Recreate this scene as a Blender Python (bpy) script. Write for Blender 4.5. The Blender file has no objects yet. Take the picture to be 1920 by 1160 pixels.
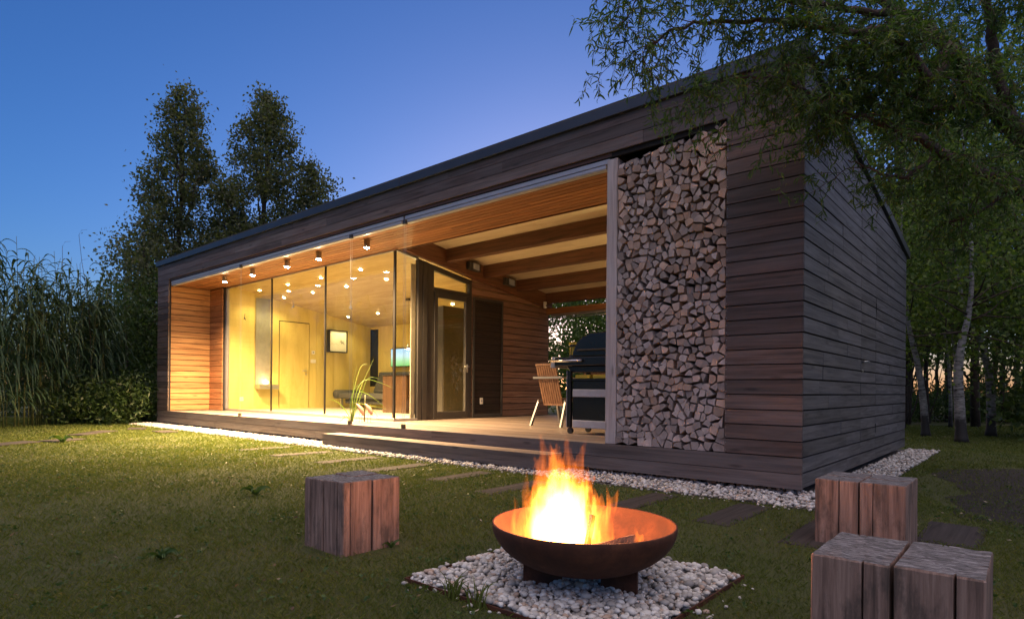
import bpy, bmesh, math, random
import numpy as np
from mathutils import Vector, Matrix
random.seed(7); RNG = np.random.default_rng(11)
S = bpy.context.scene
COL = S.collection
PI = math.pi
# ------------------------------------------------------------------ camera
FPX = 1136.0; CAM = Vector((1.547, -5.763, .942)); YAW = math.radians(40.65); ROLL = math.radians(.487)
RIGHT = Vector((math.cos(YAW), math.sin(YAW), 0)); FWD = Vector((-math.sin(YAW), math.cos(YAW), 0)); UP = Vector((0, 0, 1))
cd = bpy.data.cameras.new('camera'); co = bpy.data.objects.new('camera', cd); COL.objects.link(co); S.camera = co
cd.sensor_width = 36; cd.lens = FPX/1920*36; cd.shift_y = 150/1920; cd.clip_start = .05; cd.clip_end = 3000
r_ = RIGHT*math.cos(ROLL)+UP*math.sin(ROLL); u_ = -RIGHT*math.sin(ROLL)+UP*math.cos(ROLL); b_ = -FWD
co.matrix_world = Matrix(((r_.x, u_.x, b_.x, CAM.x), (r_.y, u_.y, b_.y, CAM.y), (r_.z, u_.z, b_.z, CAM.z), (0, 0, 0, 1)))
def P(u, v, Z):                       # a point of the place, Z metres ahead of the camera
    x, y = u-960, v-730
    X = (x*math.cos(ROLL)+y*math.sin(ROLL))/FPX; Y = (-x*math.sin(ROLL)+y*math.cos(ROLL))/FPX
    return CAM+RIGHT*(X*Z)+FWD*Z-UP*(Y*Z)
# ------------------------------------------------------------------ sky, sun, exposure
SUN_EL, SUN_AZ = math.radians(3.5), math.radians(34)      # azimuth from +Y towards +X
W = bpy.data.worlds.new('World'); S.world = W; W.use_nodes = True
wn = W.node_tree; bg = wn.nodes['Background']
sky = wn.nodes.new('ShaderNodeTexSky'); sky.sky_type = 'NISHITA'; sky.sun_disc = False
sky.sun_elevation = SUN_EL; sky.sun_rotation = -SUN_AZ; sky.ozone_density = 5.2; sky.air_density = 1.0; sky.dust_density = 1.0
def wnode(t, **kw):
    n = wn.nodes.new('ShaderNode'+t)
    for q, v in kw.items(): setattr(n, q, v)
    return n
tn = wnode('Mix', data_type='RGBA', blend_type='MULTIPLY'); tn.inputs[0].default_value = 1; tn.inputs[7].default_value = (1.12, .90, 1.0, 1)
wn.links.new(sky.outputs[0], tn.inputs[6]); wn.links.new(tn.outputs[2], bg.inputs[0]); bg.inputs[1].default_value = .051
# warm glow added overhead and behind the camera, unseen, to neutralise the ambient light
wt_ = wnode('TexCoord'); dp = wnode('VectorMath', operation='DOT_PRODUCT'); dp.inputs[1].default_value = tuple((-FWD*.28+UP*.96).normalized())
wn.links.new(wt_.outputs['Generated'], dp.inputs[0])
mr = wnode('MapRange', interpolation_type='SMOOTHSTEP'); mr.inputs['From Min'].default_value = .42; mr.inputs['From Max'].default_value = 1.0
wn.links.new(dp.outputs['Value'], mr.inputs['Value'])
cs = wnode('Math', operation='MULTIPLY'); cs.inputs[1].default_value = .225; wn.links.new(mr.outputs[0], cs.inputs[0])
bg2 = wnode('Background'); bg2.inputs[0].default_value = (1, .80, .66, 1); wn.links.new(cs.outputs[0], bg2.inputs[1])
asd = wnode('AddShader'); wn.links.new(bg.outputs[0], asd.inputs[0]); wn.links.new(bg2.outputs[0], asd.inputs[1]); wn.links.new(asd.outputs[0], wn.nodes['World Output'].inputs[0])
sl = bpy.data.lights.new('sun', 'SUN'); sl.energy = .025; sl.angle = math.radians(25); sl.color = (1, .72, .5)
so = bpy.data.objects.new('sun', sl); COL.objects.link(so)
sd = Vector((math.sin(SUN_AZ)*math.cos(SUN_EL), math.cos(SUN_AZ)*math.cos(SUN_EL), math.sin(SUN_EL)))
so.rotation_euler = sd.to_track_quat('Z', 'Y').to_euler(); so.location = (0, 0, 30)
S.view_settings.view_transform = 'Standard'; S.view_settings.look = 'None'; S.view_settings.gamma = 1
S.view_settings.use_curve_mapping = False; S.view_settings.exposure = 2.7
S.cycles.max_bounces = 8; S.cycles.diffuse_bounces = 4; S.cycles.transparent_max_bounces = 24; S.cycles.volume_bounces = 0
S.cycles.sample_clamp_indirect = 3; S.cycles.caustics_reflective = False; S.cycles.caustics_refractive = False
try: S.cycles.volume_step_rate = 1.0
except Exception: pass
# ------------------------------------------------------------------ helpers
def tag(o, label=None, cat=None, group=None, kind=None):
    if label: o['label'] = label
    if cat: o['category'] = cat
    if group: o['group'] = group
    if kind: o['kind'] = kind
    return o
def empty(name, loc=(0, 0, 0), label=None, cat=None, group=None, rz=0):
    o = bpy.data.objects.new(name, None); COL.objects.link(o); o.location = loc; o.rotation_euler = (0, 0, rz)
    o.empty_display_size = .1
    return tag(o, label, cat, group)
def off(parent):
    v = Vector((0, 0, 0)); p = parent
    while p is not None: v += p.location; p = p.parent
    return v
def link_mesh(name, me, m, parent, loc):
    if m is not None:
        for k in (m if isinstance(m, (list, tuple)) else [m]): me.materials.append(k)
    o = bpy.data.objects.new(name, me); COL.objects.link(o); o.location = loc
    if parent is not None: o.parent = parent
    return o
class MB:
    def __init__(s): s.v = []; s.f = []
    def add(s, vs, fs):
        n = len(s.v); s.v += [tuple(v) for v in vs]; s.f += [tuple(i+n for i in f) for f in fs]; return s
    def box(s, x0, y0, z0, x1, y1, z1):
        return s.add([(x0, y0, z0), (x1, y0, z0), (x1, y1, z0), (x0, y1, z0), (x0, y0, z1), (x1, y0, z1), (x1, y1, z1), (x0, y1, z1)],
                     [(0, 3, 2, 1), (4, 5, 6, 7), (0, 1, 5, 4), (1, 2, 6, 5), (2, 3, 7, 6), (3, 0, 4, 7)])
    def cbox(s, x0, y0, z0, x1, y1, z1, c):           # chamfered in plan and on the top edge
        def ring(i, z): return [(x0+c+i, y0+i, z), (x1-c-i, y0+i, z), (x1-i, y0+c+i, z), (x1-i, y1-c-i, z), (x1-c-i, y1-i, z), (x0+c+i, y1-i, z), (x0+i, y1-c-i, z), (x0+i, y0+c+i, z)]
        vs = ring(0, z0)+ring(0, z1-c)+ring(c, z1)
        fs = [tuple(reversed(range(8))), tuple(range(16, 24))]
        for k in range(8):
            j = (k+1) % 8
            fs += [(k, j, 8+j, 8+k), (8+k, 8+j, 16+j, 16+k)]
        return s.add(vs, fs)
    def prism(s, poly, a0, a1, ax):                   # poly in the two other axes, pushed along ax
        def mk(p, a):
            q = list(p); q.insert(ax, a); return tuple(q)
        n = len(poly); vs = [mk(p, a0) for p in poly]+[mk(p, a1) for p in poly]
        return s.add(vs, [tuple(range(n)), tuple(reversed(range(n, 2*n)))]+[(i, n+i, n+(i+1) % n, (i+1) % n) for i in range(n)])
    def tube(s, pts, rad, n=8, cap=True):
        pts = [Vector(p) for p in pts]; rad = rad if isinstance(rad, (list, tuple)) else [rad]*len(pts)
        vs = []; ref = Vector((.3, .2, 1)).normalized()
        for i, p in enumerate(pts):
            d = (pts[min(i+1, len(pts)-1)]-pts[max(i-1, 0)]).normalized()
            if abs(d.dot(ref)) > .98: ref = Vector((1, .1, 0)).normalized()
            a = d.cross(ref).normalized(); b = d.cross(a)
            vs += [p+(a*math.cos(2*PI*k/n)+b*math.sin(2*PI*k/n))*rad[i] for k in range(n)]
        fs = [(i*n+k, i*n+(k+1) % n, (i+1)*n+(k+1) % n, (i+1)*n+k) for i in range(len(pts)-1) for k in range(n)]
        if cap: fs += [tuple(range(n))[::-1], tuple(range((len(pts)-1)*n, len(pts)*n))]
        return s.add(vs, fs)
    def lathe(s, prof, n=32, c=(0, 0, 0)):
        vs = []; fs = []
        for r, z in prof: vs += [(c[0]+r*math.cos(2*PI*k/n), c[1]+r*math.sin(2*PI*k/n), c[2]+z) for k in range(n)]
        for i in range(len(prof)-1):
            for k in range(n): fs.append((i*n+k, i*n+(k+1) % n, (i+1)*n+(k+1) % n, (i+1)*n+k))
        return s.add(vs, fs)
    def disc(s, c, r, n=16, flip=False):
        vs = [(c[0]+r*math.cos(2*PI*k/n), c[1]+r*math.sin(2*PI*k/n), c[2]) for k in range(n)]
        f = tuple(range(n)); return s.add(vs, [f[::-1] if flip else f])
    def build(s, name, m, parent=None, loc=None, smooth=False, bevel=0, seg=1):
        """verts are given in the place's own coordinates; a root mesh gets its origin at loc"""
        if parent is not None: o0 = off(parent); l = Vector((0, 0, 0))
        else: o0 = Vector(loc or (0, 0, 0)); l = o0
        me = bpy.data.meshes.new(name)
        me.from_pydata([tuple(Vector(v)-o0) for v in s.v], [], s.f); me.validate()
        bm = bmesh.new(); bm.from_mesh(me); bmesh.ops.recalc_face_normals(bm, faces=bm.faces); bm.to_mesh(me); bm.free()
        if smooth: me.polygons.foreach_set('use_smooth', [True]*len(me.polygons))
        o = link_mesh(name, me, m, parent, l)
        if bevel:
            b = o.modifiers.new('bevel', 'BEVEL'); b.width = bevel; b.segments = seg; b.limit_method = 'ANGLE'; b.angle_limit = .6
        return o
def fast(name, V, F, m, parent=None, loc=(0, 0, 0), smooth=False):
    V = np.asarray(V, np.float32)-np.array(off(parent) if parent is not None else loc, np.float32)
    F = np.asarray(F, np.int32); k = F.shape[1]; me = bpy.data.meshes.new(name)
    me.vertices.add(len(V)); me.vertices.foreach_set('co', V.ravel())
    me.loops.add(F.size); me.loops.foreach_set('vertex_index', F.ravel())
    me.polygons.add(len(F)); me.polygons.foreach_set('loop_start', np.arange(0, F.size, k, dtype=np.int32))
    if smooth: me.polygons.foreach_set('use_smooth', np.ones(len(F), bool))
    me.update(calc_edges=True)
    return link_mesh(name, me, m, parent, Vector((0, 0, 0)) if parent is not None else Vector(loc))
def copy_tree(o, parent=None):
    c = o.copy(); COL.objects.link(c)
    if parent is not None: c.parent = parent
    for ch in list(o.children): copy_tree(ch, c)
    return c
def nrm(a): return a/np.maximum(np.linalg.norm(a, axis=-1, keepdims=True), 1e-9)
# ------------------------------------------------------------------ materials
def newmat(name):
    m = bpy.data.materials.new(name); m.use_nodes = True; nt = m.node_tree
    return m, nt, nt.nodes['Principled BSDF'], nt.nodes['Material Output']
def N(nt, t, **kw):
    n = nt.nodes.new('ShaderNode'+t)
    for k, v in kw.items():
        if k.startswith('i_'):
            key = k[2:]; key = int(key) if key.isdigit() else key.replace('_', ' ')
            n.inputs[key].default_value = v
        else: setattr(n, k, v)
    return n
def ramp(nt, fac, stops):
    r = N(nt, 'ValToRGB'); e = r.color_ramp.elements
    while len(e) < len(stops): e.new(.5)
    for x, (p, c) in zip(e, stops): x.position = p; x.color = (*c, 1) if len(c) == 3 else c
    nt.links.new(fac, r.inputs[0]); return r.outputs[0]
def mixc(nt, fac, a, b, mode='MIX'):
    n = N(nt, 'Mix', data_type='RGBA', blend_type=mode)
    for s, v in ((n.inputs[0], fac), (n.inputs[6], a), (n.inputs[7], b)):
        if hasattr(v, 'is_output'): nt.links.new(v, s)
        elif isinstance(v, (int, float)): s.default_value = v
        else: s.default_value = (*v, 1)
    return n.outputs[2]
def mth(nt, op, a, b=0, c=None):
    n = N(nt, 'Math', operation=op)
    for i, v in enumerate((a, b) if c is None else (a, b, c)):
        if hasattr(v, 'is_output'): nt.links.new(v, n.inputs[i])
        else: n.inputs[i].default_value = v
    return n.outputs[0]
def plain(name, c, rough=.5, metal=0, var=.12, sc=8, bump=0):
    m, nt, b, o = newmat(name); t = N(nt, 'TexCoord')
    n = N(nt, 'TexNoise', i_Scale=sc, i_Detail=5); nt.links.new(t.outputs['Object'], n.inputs['Vector'])
    lo = tuple(x*(1-var) for x in c); hi = tuple(min(1, x*(1+var)) for x in c)
    nt.links.new(ramp(nt, n.outputs['Fac'], [(.3, lo), (.7, hi)]), b.inputs['Base Color'])
    b.inputs['Roughness'].default_value = rough; b.inputs['Metallic'].default_value = metal
    if bump:
        n2 = N(nt, 'TexNoise', i_Scale=sc*6, i_Detail=4); nt.links.new(t.outputs['Object'], n2.inputs['Vector'])
        bp = N(nt, 'Bump', i_Strength=bump, i_Distance=.01); nt.links.new(n2.outputs['Fac'], bp.inputs['Height']); nt.links.new(bp.outputs[0], b.inputs['Normal'])
    return m
def wood(name, dark, light, axis=0, rough=.65, var=.35, grey=None, greyamt=.5, bump=.35, cross=26, along=1.1, obj=False, knots=True):
    """boards: stretched grain, each board (mesh island) its own tone, optional weathered grey"""
    m, nt, b, o = newmat(name); L = nt.links; t = N(nt, 'TexCoord'); g = N(nt, 'NewGeometry')
    rnd = g.outputs['Random Per Island']
    if obj: rnd = N(nt, 'ObjectInfo').outputs['Random']
    sh = N(nt, 'VectorMath', operation='SCALE'); sh.inputs[0].default_value = (13, 29, 17); L.new(rnd, sh.inputs['Scale'])
    ad = N(nt, 'VectorMath', operation='ADD'); L.new(t.outputs['Object'], ad.inputs[0]); L.new(sh.outputs[0], ad.inputs[1])
    mp = N(nt, 'Mapping'); sc = [cross]*3; sc[axis] = along; mp.inputs['Scale'].default_value = sc; L.new(ad.outputs[0], mp.inputs[0])
    n1 = N(nt, 'TexNoise', i_Scale=1.0, i_Detail=7, i_Roughness=.62, i_Distortion=.7); L.new(mp.outputs[0], n1.inputs['Vector'])
    mp2 = N(nt, 'Mapping'); sc = [4.5]*3; sc[axis] = .9; mp2.inputs['Scale'].default_value = sc; L.new(ad.outputs[0], mp2.inputs[0])
    n2 = N(nt, 'TexNoise', i_Scale=1.0, i_Detail=5, i_Roughness=.6); L.new(mp2.outputs[0], n2.inputs['Vector'])
    c = ramp(nt, n1.outputs['Fac'], [(.34, dark), (.66, light)])
    if grey is not None:
        f = ramp(nt, n2.outputs['Fac'], [(.38, (0, 0, 0)), (.68, (1, 1, 1))])
        f = mth(nt, 'MULTIPLY', f, greyamt); c = mixc(nt, f, c, grey)
    if knots:
        mp3 = N(nt, 'Mapping'); sc = [7]*3; sc[axis] = 1.6; mp3.inputs['Scale'].default_value = sc; L.new(ad.outputs[0], mp3.inputs[0])
        vo = N(nt, 'TexVoronoi', i_Scale=1.0); L.new(mp3.outputs[0], vo.inputs['Vector'])
        kf = ramp(nt, vo.outputs['Distance'], [(.05, (1, 1, 1)), (.14, (0, 0, 0))])
        c = mixc(nt, mth(nt, 'MULTIPLY', kf, .65), c, tuple(x*.35 for x in dark))
    v = mth(nt, 'MULTIPLY_ADD', rnd, 2*var, 1-var)
    hs = N(nt, 'HueSaturation'); L.new(c, hs.inputs['Color']); L.new(v, hs.inputs['Value'])
    L.new(hs.outputs[0], b.inputs['Base Color'])
    L.new(ramp(nt, n1.outputs['Fac'], [(.3, (rough+.12,)*3), (.7, (rough-.1,)*3)]), b.inputs['Roughness'])
    bp = N(nt, 'Bump', i_Strength=bump, i_Distance=.006); L.new(n1.outputs['Fac'], bp.inputs['Height']); L.new(bp.outputs[0], b.inputs['Normal'])
    return m
def leafmat(name, stops, trans=.35, rough=.45, tint=(1.2, 1.35, .5)):
    m, nt, b, o = newmat(name); g = N(nt, 'NewGeometry')
    c = ramp(nt, g.outputs['Random Per Island'], stops); nt.links.new(c, b.inputs['Base Color']); b.inputs['Specular IOR Level'].default_value = .35; b.inputs['Roughness'].default_value = rough
    tr = N(nt, 'BsdfTranslucent'); nt.links.new(mixc(nt, 1.0, c, tint, 'MULTIPLY'), tr.inputs[0])
    mx = N(nt, 'MixShader'); mx.inputs[0].default_value = trans
    nt.links.new(b.outputs[0], mx.inputs[1]); nt.links.new(tr.outputs[0], mx.inputs[2]); nt.links.new(mx.outputs[0], o.inputs[0]); return m
def emit(name, c, s):
    m, nt, b, o = newmat(name); b.inputs['Base Color'].default_value = (*c, 1); b.inputs['Emission Color'].default_value = (*c, 1); b.inputs['Emission Strength'].default_value = s; return m
def glassmat(name, tint=(.97, .98, .97)):
    m, nt, b, o = newmat(name); nt.nodes.remove(b); g = N(nt, 'NewGeometry')
    ior = mth(nt, 'MULTIPLY_ADD', g.outputs['Backfacing'], 1/1.5-1.5, 1.5)     # the same reflectance from either face of the pane
    fr = N(nt, 'Fresnel'); nt.links.new(ior, fr.inputs['IOR'])
    tr = N(nt, 'BsdfTransparent'); tr.inputs[0].default_value = (*tint, 1); gl = N(nt, 'BsdfGlossy', i_Roughness=0.0)
    mx = N(nt, 'MixShader'); nt.links.new(fr.outputs[0], mx.inputs[0]); nt.links.new(tr.outputs[0], mx.inputs[1]); nt.links.new(gl.outputs[0], mx.inputs[2]); nt.links.new(mx.outputs[0], o.inputs[0]); return m
def firemat(name, dens, c, zs, streak=(34, 34, 5), h0=0., h1=1., hot=(1, .55, .16), corez=.1, corer=.1):
    """glowing gas: emission filling the flame's volume, hottest low in the middle, drawn into streaks"""
    m, nt, b, o = newmat(name); nt.nodes.remove(b); L = nt.links; t = N(nt, 'TexCoord')
    sep = N(nt, 'SeparateXYZ'); L.new(t.outputs['Object'], sep.inputs[0])
    mp = N(nt, 'Mapping'); mp.inputs['Scale'].default_value = streak; L.new(t.outputs['Object'], mp.inputs[0])
    n = N(nt, 'TexNoise', i_Scale=1.0, i_Detail=4, i_Roughness=.65, i_Distortion=1.2); L.new(mp.outputs[0], n.inputs['Vector'])
    st = ramp(nt, n.outputs['Fac'], [(.43, (0, 0, 0)), (.58, (.25,)*3), (.76, (1, 1, 1))])
    hh = mth(nt, 'DIVIDE', mth(nt, 'SUBTRACT', sep.outputs[2], h0), h1-h0)
    fall = ramp(nt, hh, [(0, (1, 1, 1)), (.35, (.72,)*3), (.65, (.34,)*3), (1, (.07,)*3)])
    rr = mth(nt, 'SQRT', mth(nt, 'ADD', mth(nt, 'MULTIPLY', sep.outputs[0], sep.outputs[0]), mth(nt, 'MULTIPLY', sep.outputs[1], sep.outputs[1])))
    dz = mth(nt, 'DIVIDE', mth(nt, 'ABSOLUTE', mth(nt, 'SUBTRACT', sep.outputs[2], corez)), corez*1.15)
    cr = mth(nt, 'ADD', mth(nt, 'POWER', mth(nt, 'DIVIDE', rr, corer), 2), mth(nt, 'POWER', dz, 2))
    nz = N(nt, 'TexNoise', i_Scale=1.0, i_Detail=3, i_Roughness=.6); mpn = N(nt, 'Mapping'); mpn.inputs['Scale'].default_value = (streak[0]*.6, streak[1]*.6, streak[2]*1.6); L.new(t.outputs['Object'], mpn.inputs[0]); L.new(mpn.outputs[0], nz.inputs['Vector'])
    cr = mth(nt, 'ADD', cr, mth(nt, 'MULTIPLY', mth(nt, 'SUBTRACT', nz.outputs['Fac'], .5), 2.6))
    core = ramp(nt, cr, [(0, (1, 1, 1)), (.35, (.5,)*3), (1, (0, 0, 0))])
    body = mth(nt, 'MULTIPLY', mth(nt, 'MULTIPLY', st, fall), dens)
    tot = mth(nt, 'ADD', body, mth(nt, 'MULTIPLY', core, dens*2.0))
    em = N(nt, 'Emission'); L.new(mixc(nt, core, c, hot), em.inputs[0]); L.new(tot, em.inputs[1]); L.new(em.outputs[0], o.inputs['Volume']); return m

M = {}
M['facade'] = wood('weathered_larch', (.034, .022, .018), (.130, .080, .064), 0, .6, .48, grey=(.125, .110, .108), greyamt=.6)
M['facade_side'] = wood('weathered_larch_cool_lit', (.027, .026, .030), (.102, .097, .106), 1, .52, .28, grey=(.13, .13, .148), greyamt=.65)  # bluish larch copy; the side wall's cool dusk light is put into the colour
M['niche'] = wood('larch_niche', (.26, .115, .04), (.50, .27, .11), 1, .5, .2)
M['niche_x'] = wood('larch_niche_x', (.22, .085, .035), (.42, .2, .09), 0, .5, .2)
M['terrace_wall'] = wood('larch_terrace_wall', (.17, .078, .045), (.38, .21, .135), 1, .42, .22)
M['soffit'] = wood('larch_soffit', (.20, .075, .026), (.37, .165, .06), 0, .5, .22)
M['beam'] = wood('glulam_beam', (.06, .026, .014), (.145, .062, .032), 0, .5, .15, cross=18)
M['beam_y'] = wood('glulam_ledger', (.09, .036, .018), (.20, .085, .04), 1, .5, .15, cross=18)
M['deck'] = wood('deck_boards', (.14, .092, .068), (.29, .21, .165), 0, .5, .2, grey=(.25, .22, .20), greyamt=.5)
M['kerb'] = wood('deck_edge_board', (.05, .038, .035), (.15, .117, .105), 0, .55, .2, grey=(.145, .132, .135), greyamt=.6)
M['post'] = wood('grey_post', (.24, .20, .19), (.46, .39, .37), 2, .6, .2, grey=(.42, .39, .40), greyamt=.6)
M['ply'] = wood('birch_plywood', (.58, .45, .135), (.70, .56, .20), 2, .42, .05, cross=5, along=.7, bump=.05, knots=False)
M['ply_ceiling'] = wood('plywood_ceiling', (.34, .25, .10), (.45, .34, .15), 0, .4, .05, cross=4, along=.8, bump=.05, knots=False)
M['panel'] = wood('pale_ceiling_panel', (.54, .46, .32), (.66, .58, .43), 0, .5, .05, cross=6, along=.8, bump=.05, knots=False)
M['floor'] = plain('pale_floor', (.52, .46, .36), .35, var=.06, sc=3)
M['void'] = plain('dark_void', (.012, .010, .010), .9)
M['alu'] = plain('bronze_aluminium', (.075, .066, .058), .42, .4, .06)
M['bronze'] = plain('lit_lamp_bronze', (.28, .21, .15), .35, .5, .05)  # lightened: the glow on the lamp housings is put into the colour
M['alu_dark'] = plain('dark_mullion', (.02, .018, .016), .35, .3)
M['alu_grey'] = plain('grey_aluminium', (.36, .35, .36), .35, .75, .05)
M['alu_blue'] = plain('awning_cassette', (.42, .42, .46), .45, .3, .05)
M['coping'] = plain('coping_metal', (.055, .063, .08), .42, .5, .1, 3)
M['roofing'] = plain('roofing', (.05, .05, .055), .8, 0, .2, 3)
M['glass'] = glassmat('pane_glass')
M['slate'] = plain('grey_fire_panel', (.26, .25, .215), .5, 0, .12, 5)
M['steel'] = plain('brushed_steel', (.5, .49, .46), .32, .85, .06)
M['white'] = plain('white_plastic', (.72, .70, .66), .4, 0, .03)
M['paper'] = plain('pale_paper', (.78, .77, .68), .7, 0, .04)
M['black'] = plain('black_paint', (.012, .012, .013), .4)
M['blackgloss'] = plain('black_enamel', (.012, .013, .016), .22)
M['fabric'] = plain('dark_grey_fabric', (.075, .072, .066), .95, 0, .2, 60, .3)
M['gloss_brown'] = wood('gloss_dark_veneer', (.05, .026, .014), (.10, .055, .03), 2, .14, .1, bump=.02, knots=False)
M['darkcab'] = plain('dark_wardrobe', (.05, .042, .034), .3, 0, .1)
M['rust'] = None
M['rubber'] = plain('rubber', (.015, .015, .015), .8)
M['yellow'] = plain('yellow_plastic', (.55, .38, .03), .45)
M['chrome'] = plain('chrome', (.6, .6, .62), .2, .95, .03)
M['greyplastic'] = plain('pale_grey_plastic', (.33, .34, .40), .45)
M['teak'] = wood('teak_slat', (.14, .062, .03), (.28, .14, .072), 2, .5, .2, knots=False)
M['chairframe'] = plain('grey_chair_frame', (.30, .29, .28), .4, .6, .06)
M['bulb'] = emit('lamp_glow', (1, .80, .48), 60)
M['bulb2'] = emit('ceiling_lamp_glow', (1, .84, .5), 22)
def rustmat():
    m, nt, b, o = newmat('rusted_steel'); t = N(nt, 'TexCoord')
    n = N(nt, 'TexNoise', i_Scale=9, i_Detail=8, i_Roughness=.7); nt.links.new(t.outputs['Object'], n.inputs['Vector'])
    n2 = N(nt, 'TexNoise', i_Scale=160, i_Detail=3); nt.links.new(t.outputs['Object'], n2.inputs['Vector'])
    c = ramp(nt, n.outputs['Fac'], [(.3, (.028, .010, .006)), (.5, (.072, .023, .010)), (.72, (.16, .055, .022))])
    c = mixc(nt, mth(nt, 'MULTIPLY', n2.outputs['Fac'], .5), c, (.10, .035, .018)); nt.links.new(c, b.inputs['Base Color'])
    b.inputs['Roughness'].default_value = .8; b.inputs['Metallic'].default_value = .15
    bp = N(nt, 'Bump', i_Strength=.5, i_Distance=.002); nt.links.new(n2.outputs['Fac'], bp.inputs['Height']); nt.links.new(bp.outputs[0], b.inputs['Normal']); return m
M['rust'] = rustmat()
M['flame'] = firemat('flame_gas', 28, (1, .20, .018), 1, (20, 20, 3.0), .12, .80, (1, .44, .10), .25, .17)
M['small_flame'] = firemat('small_flame_gas', 60, (1, .36, .06), 1, (60, 60, 12), 0, .26, (1, .6, .25), .07, .09)
M['leaf_willow'] = leafmat('willow_leaf', [(0, (.045, .082, .020)), (.55, (.095, .155, .040)), (.9, (.14, .195, .05)), (1, (.20, .20, .06))], .5, tint=(1.0, 1.3, .5))
M['leaf_poplar'] = leafmat('poplar_leaf', [(0, (.07, .088, .045)), (.6, (.13, .15, .075)), (1, (.21, .20, .12))], .5)
M['leaf_birch'] = leafmat('birch_leaf', [(0, (.065, .115, .032)), (.6, (.125, .185, .05)), (1, (.20, .25, .07))], .55)
M['leaf_wood'] = leafmat('woodland_leaf', [(0, (.034, .062, .020)), (.6, (.07, .112, .034)), (1, (.12, .16, .05))], .45)
M['leaf_reed'] = leafmat('reed_leaf', [(0, (.035, .075, .035)), (.7, (.07, .125, .055)), (1, (.12, .16, .07))], .25, tint=(1.1, 1.2, .6))
M['leaf_shrub'] = leafmat('shrub_leaf', [(0, (.018, .04, .012)), (.7, (.042, .075, .02)), (1, (.07, .10, .028))], .3)
M['leaf_plant'] = leafmat('rush_leaf', [(0, (.10, .17, .035)), (1, (.22, .27, .065))], .35)
M['grass'] = leafmat('grass_blade', [(0, (.064, .090, .017)), (.5, (.118, .150, .026)), (.80, (.165, .185, .038)), (.9, (.24, .21, .075)), (1, (.33, .28, .13))], .3, .6, tint=(1.15, 1.2, .5))
M['clover'] = leafmat('clover_leaf', [(0, (.035, .075, .018)), (1, (.08, .13, .03))], .3)
M['deadleaf'] = leafmat('dead_leaf', [(0, (.09, .05, .025)), (.6, (.22, .16, .08)), (1, (.42, .36, .26))], .2, tint=(1.2, 1, .6))
M['stalk'] = plain('reed_stalk', (.10, .11, .035), .5, 0, .3, 6)
M['bark'] = plain('dark_bark', (.055, .036, .026), .85, 0, .45, 14, .8)
M['bark_red'] = plain('willow_bark', (.085, .047, .034), .75, 0, .4, 14, .8)
def birchmat():
    m, nt, b, o = newmat('birch_bark'); L = nt.links; t = N(nt, 'TexCoord')
    mp = N(nt, 'Mapping'); mp.inputs['Scale'].default_value = (7, 7, 30); L.new(t.outputs['Object'], mp.inputs[0])
    n = N(nt, 'TexNoise', i_Scale=1, i_Detail=5, i_Roughness=.65); L.new(mp.outputs[0], n.inputs['Vector'])
    c = ramp(nt, n.outputs['Fac'], [(.36, (.02, .018, .016)), (.43, (.15, .14, .13)), (.6, (.30, .285, .27))])
    sep = N(nt, 'SeparateXYZ'); L.new(t.outputs['Object'], sep.inputs[0])
    n2 = N(nt, 'TexNoise', i_Scale=7, i_Detail=4); L.new(t.outputs['Object'], n2.inputs['Vector'])
    f = mth(nt, 'SUBTRACT', mth(nt, 'ADD', sep.outputs[2], mth(nt, 'MULTIPLY', n2.outputs['Fac'], .9)), .55)
    fr = ramp(nt, f, [(.25, (1, 1, 1)), (.55, (0, 0, 0))]); c = mixc(nt, fr, c, (.022, .019, .017)); L.new(c, b.inputs['Base Color'])
    b.inputs['Roughness'].default_value = .7
    bp = N(nt, 'Bump', i_Strength=.5, i_Distance=.01); L.new(n.outputs['Fac'], bp.inputs['Height']); L.new(bp.outputs[0], b.inputs['Normal']); return m
M['birch'] = birchmat()
def groundmat():
    m, nt, b, o = newmat('lawn_soil'); L = nt.links; t = N(nt, 'TexCoord')
    n = N(nt, 'TexNoise', i_Scale=1.1, i_Detail=6, i_Roughness=.65); L.new(t.outputs['Object'], n.inputs['Vector'])
    n2 = N(nt, 'TexNoise', i_Scale=45, i_Detail=5, i_Roughness=.7); L.new(t.outputs['Object'], n2.inputs['Vector'])
    c = ramp(nt, n2.outputs['Fac'], [(.3, (.036, .046, .012)), (.55, (.078, .092, .021)), (.8, (.13, .12, .038))])
    f = ramp(nt, n.outputs['Fac'], [(.45, (0, 0, 0)), (.75, (1, 1, 1))])
    c = mixc(nt, mth(nt, 'MULTIPLY', f, .45), c, (.085, .072, .034)); L.new(c, b.inputs['Base Color']); b.inputs['Roughness'].default_value = .95
    bp = N(nt, 'Bump', i_Strength=.9, i_Distance=.03); L.new(n2.outputs['Fac'], bp.inputs['Height']); L.new(bp.outputs[0], b.inputs['Normal']); return m
M['ground'] = groundmat()
M['soil'] = plain('dark_soil', (.022, .016, .012), .95, 0, .5, 12, 1)
M['gravelbase'] = plain('gravel_bed', (.11, .10, .09), .95, 0, .5, 60, 1)
def pebmat():
    m, nt, b, o = newmat('pebble'); g = N(nt, 'NewGeometry'); t = N(nt, 'TexCoord')
    c = ramp(nt, g.outputs['Random Per Island'], [(0, (.27, .25, .235)), (.2, (.46, .43, .40)), (.5, (.66, .63, .59)), (.82, (.80, .78, .74)), (.91, (.52, .38, .29)), (1, (.42, .28, .20))])
    n = N(nt, 'TexNoise', i_Scale=60, i_Detail=4); nt.links.new(t.outputs['Object'], n.inputs['Vector'])
    c = mixc(nt, mth(nt, 'MULTIPLY', n.outputs['Fac'], .45), c, (.32, .30, .28)); nt.links.new(c, b.inputs['Base Color']); b.inputs['Roughness'].default_value = .6; return m
M['pebble'] = pebmat()
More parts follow.
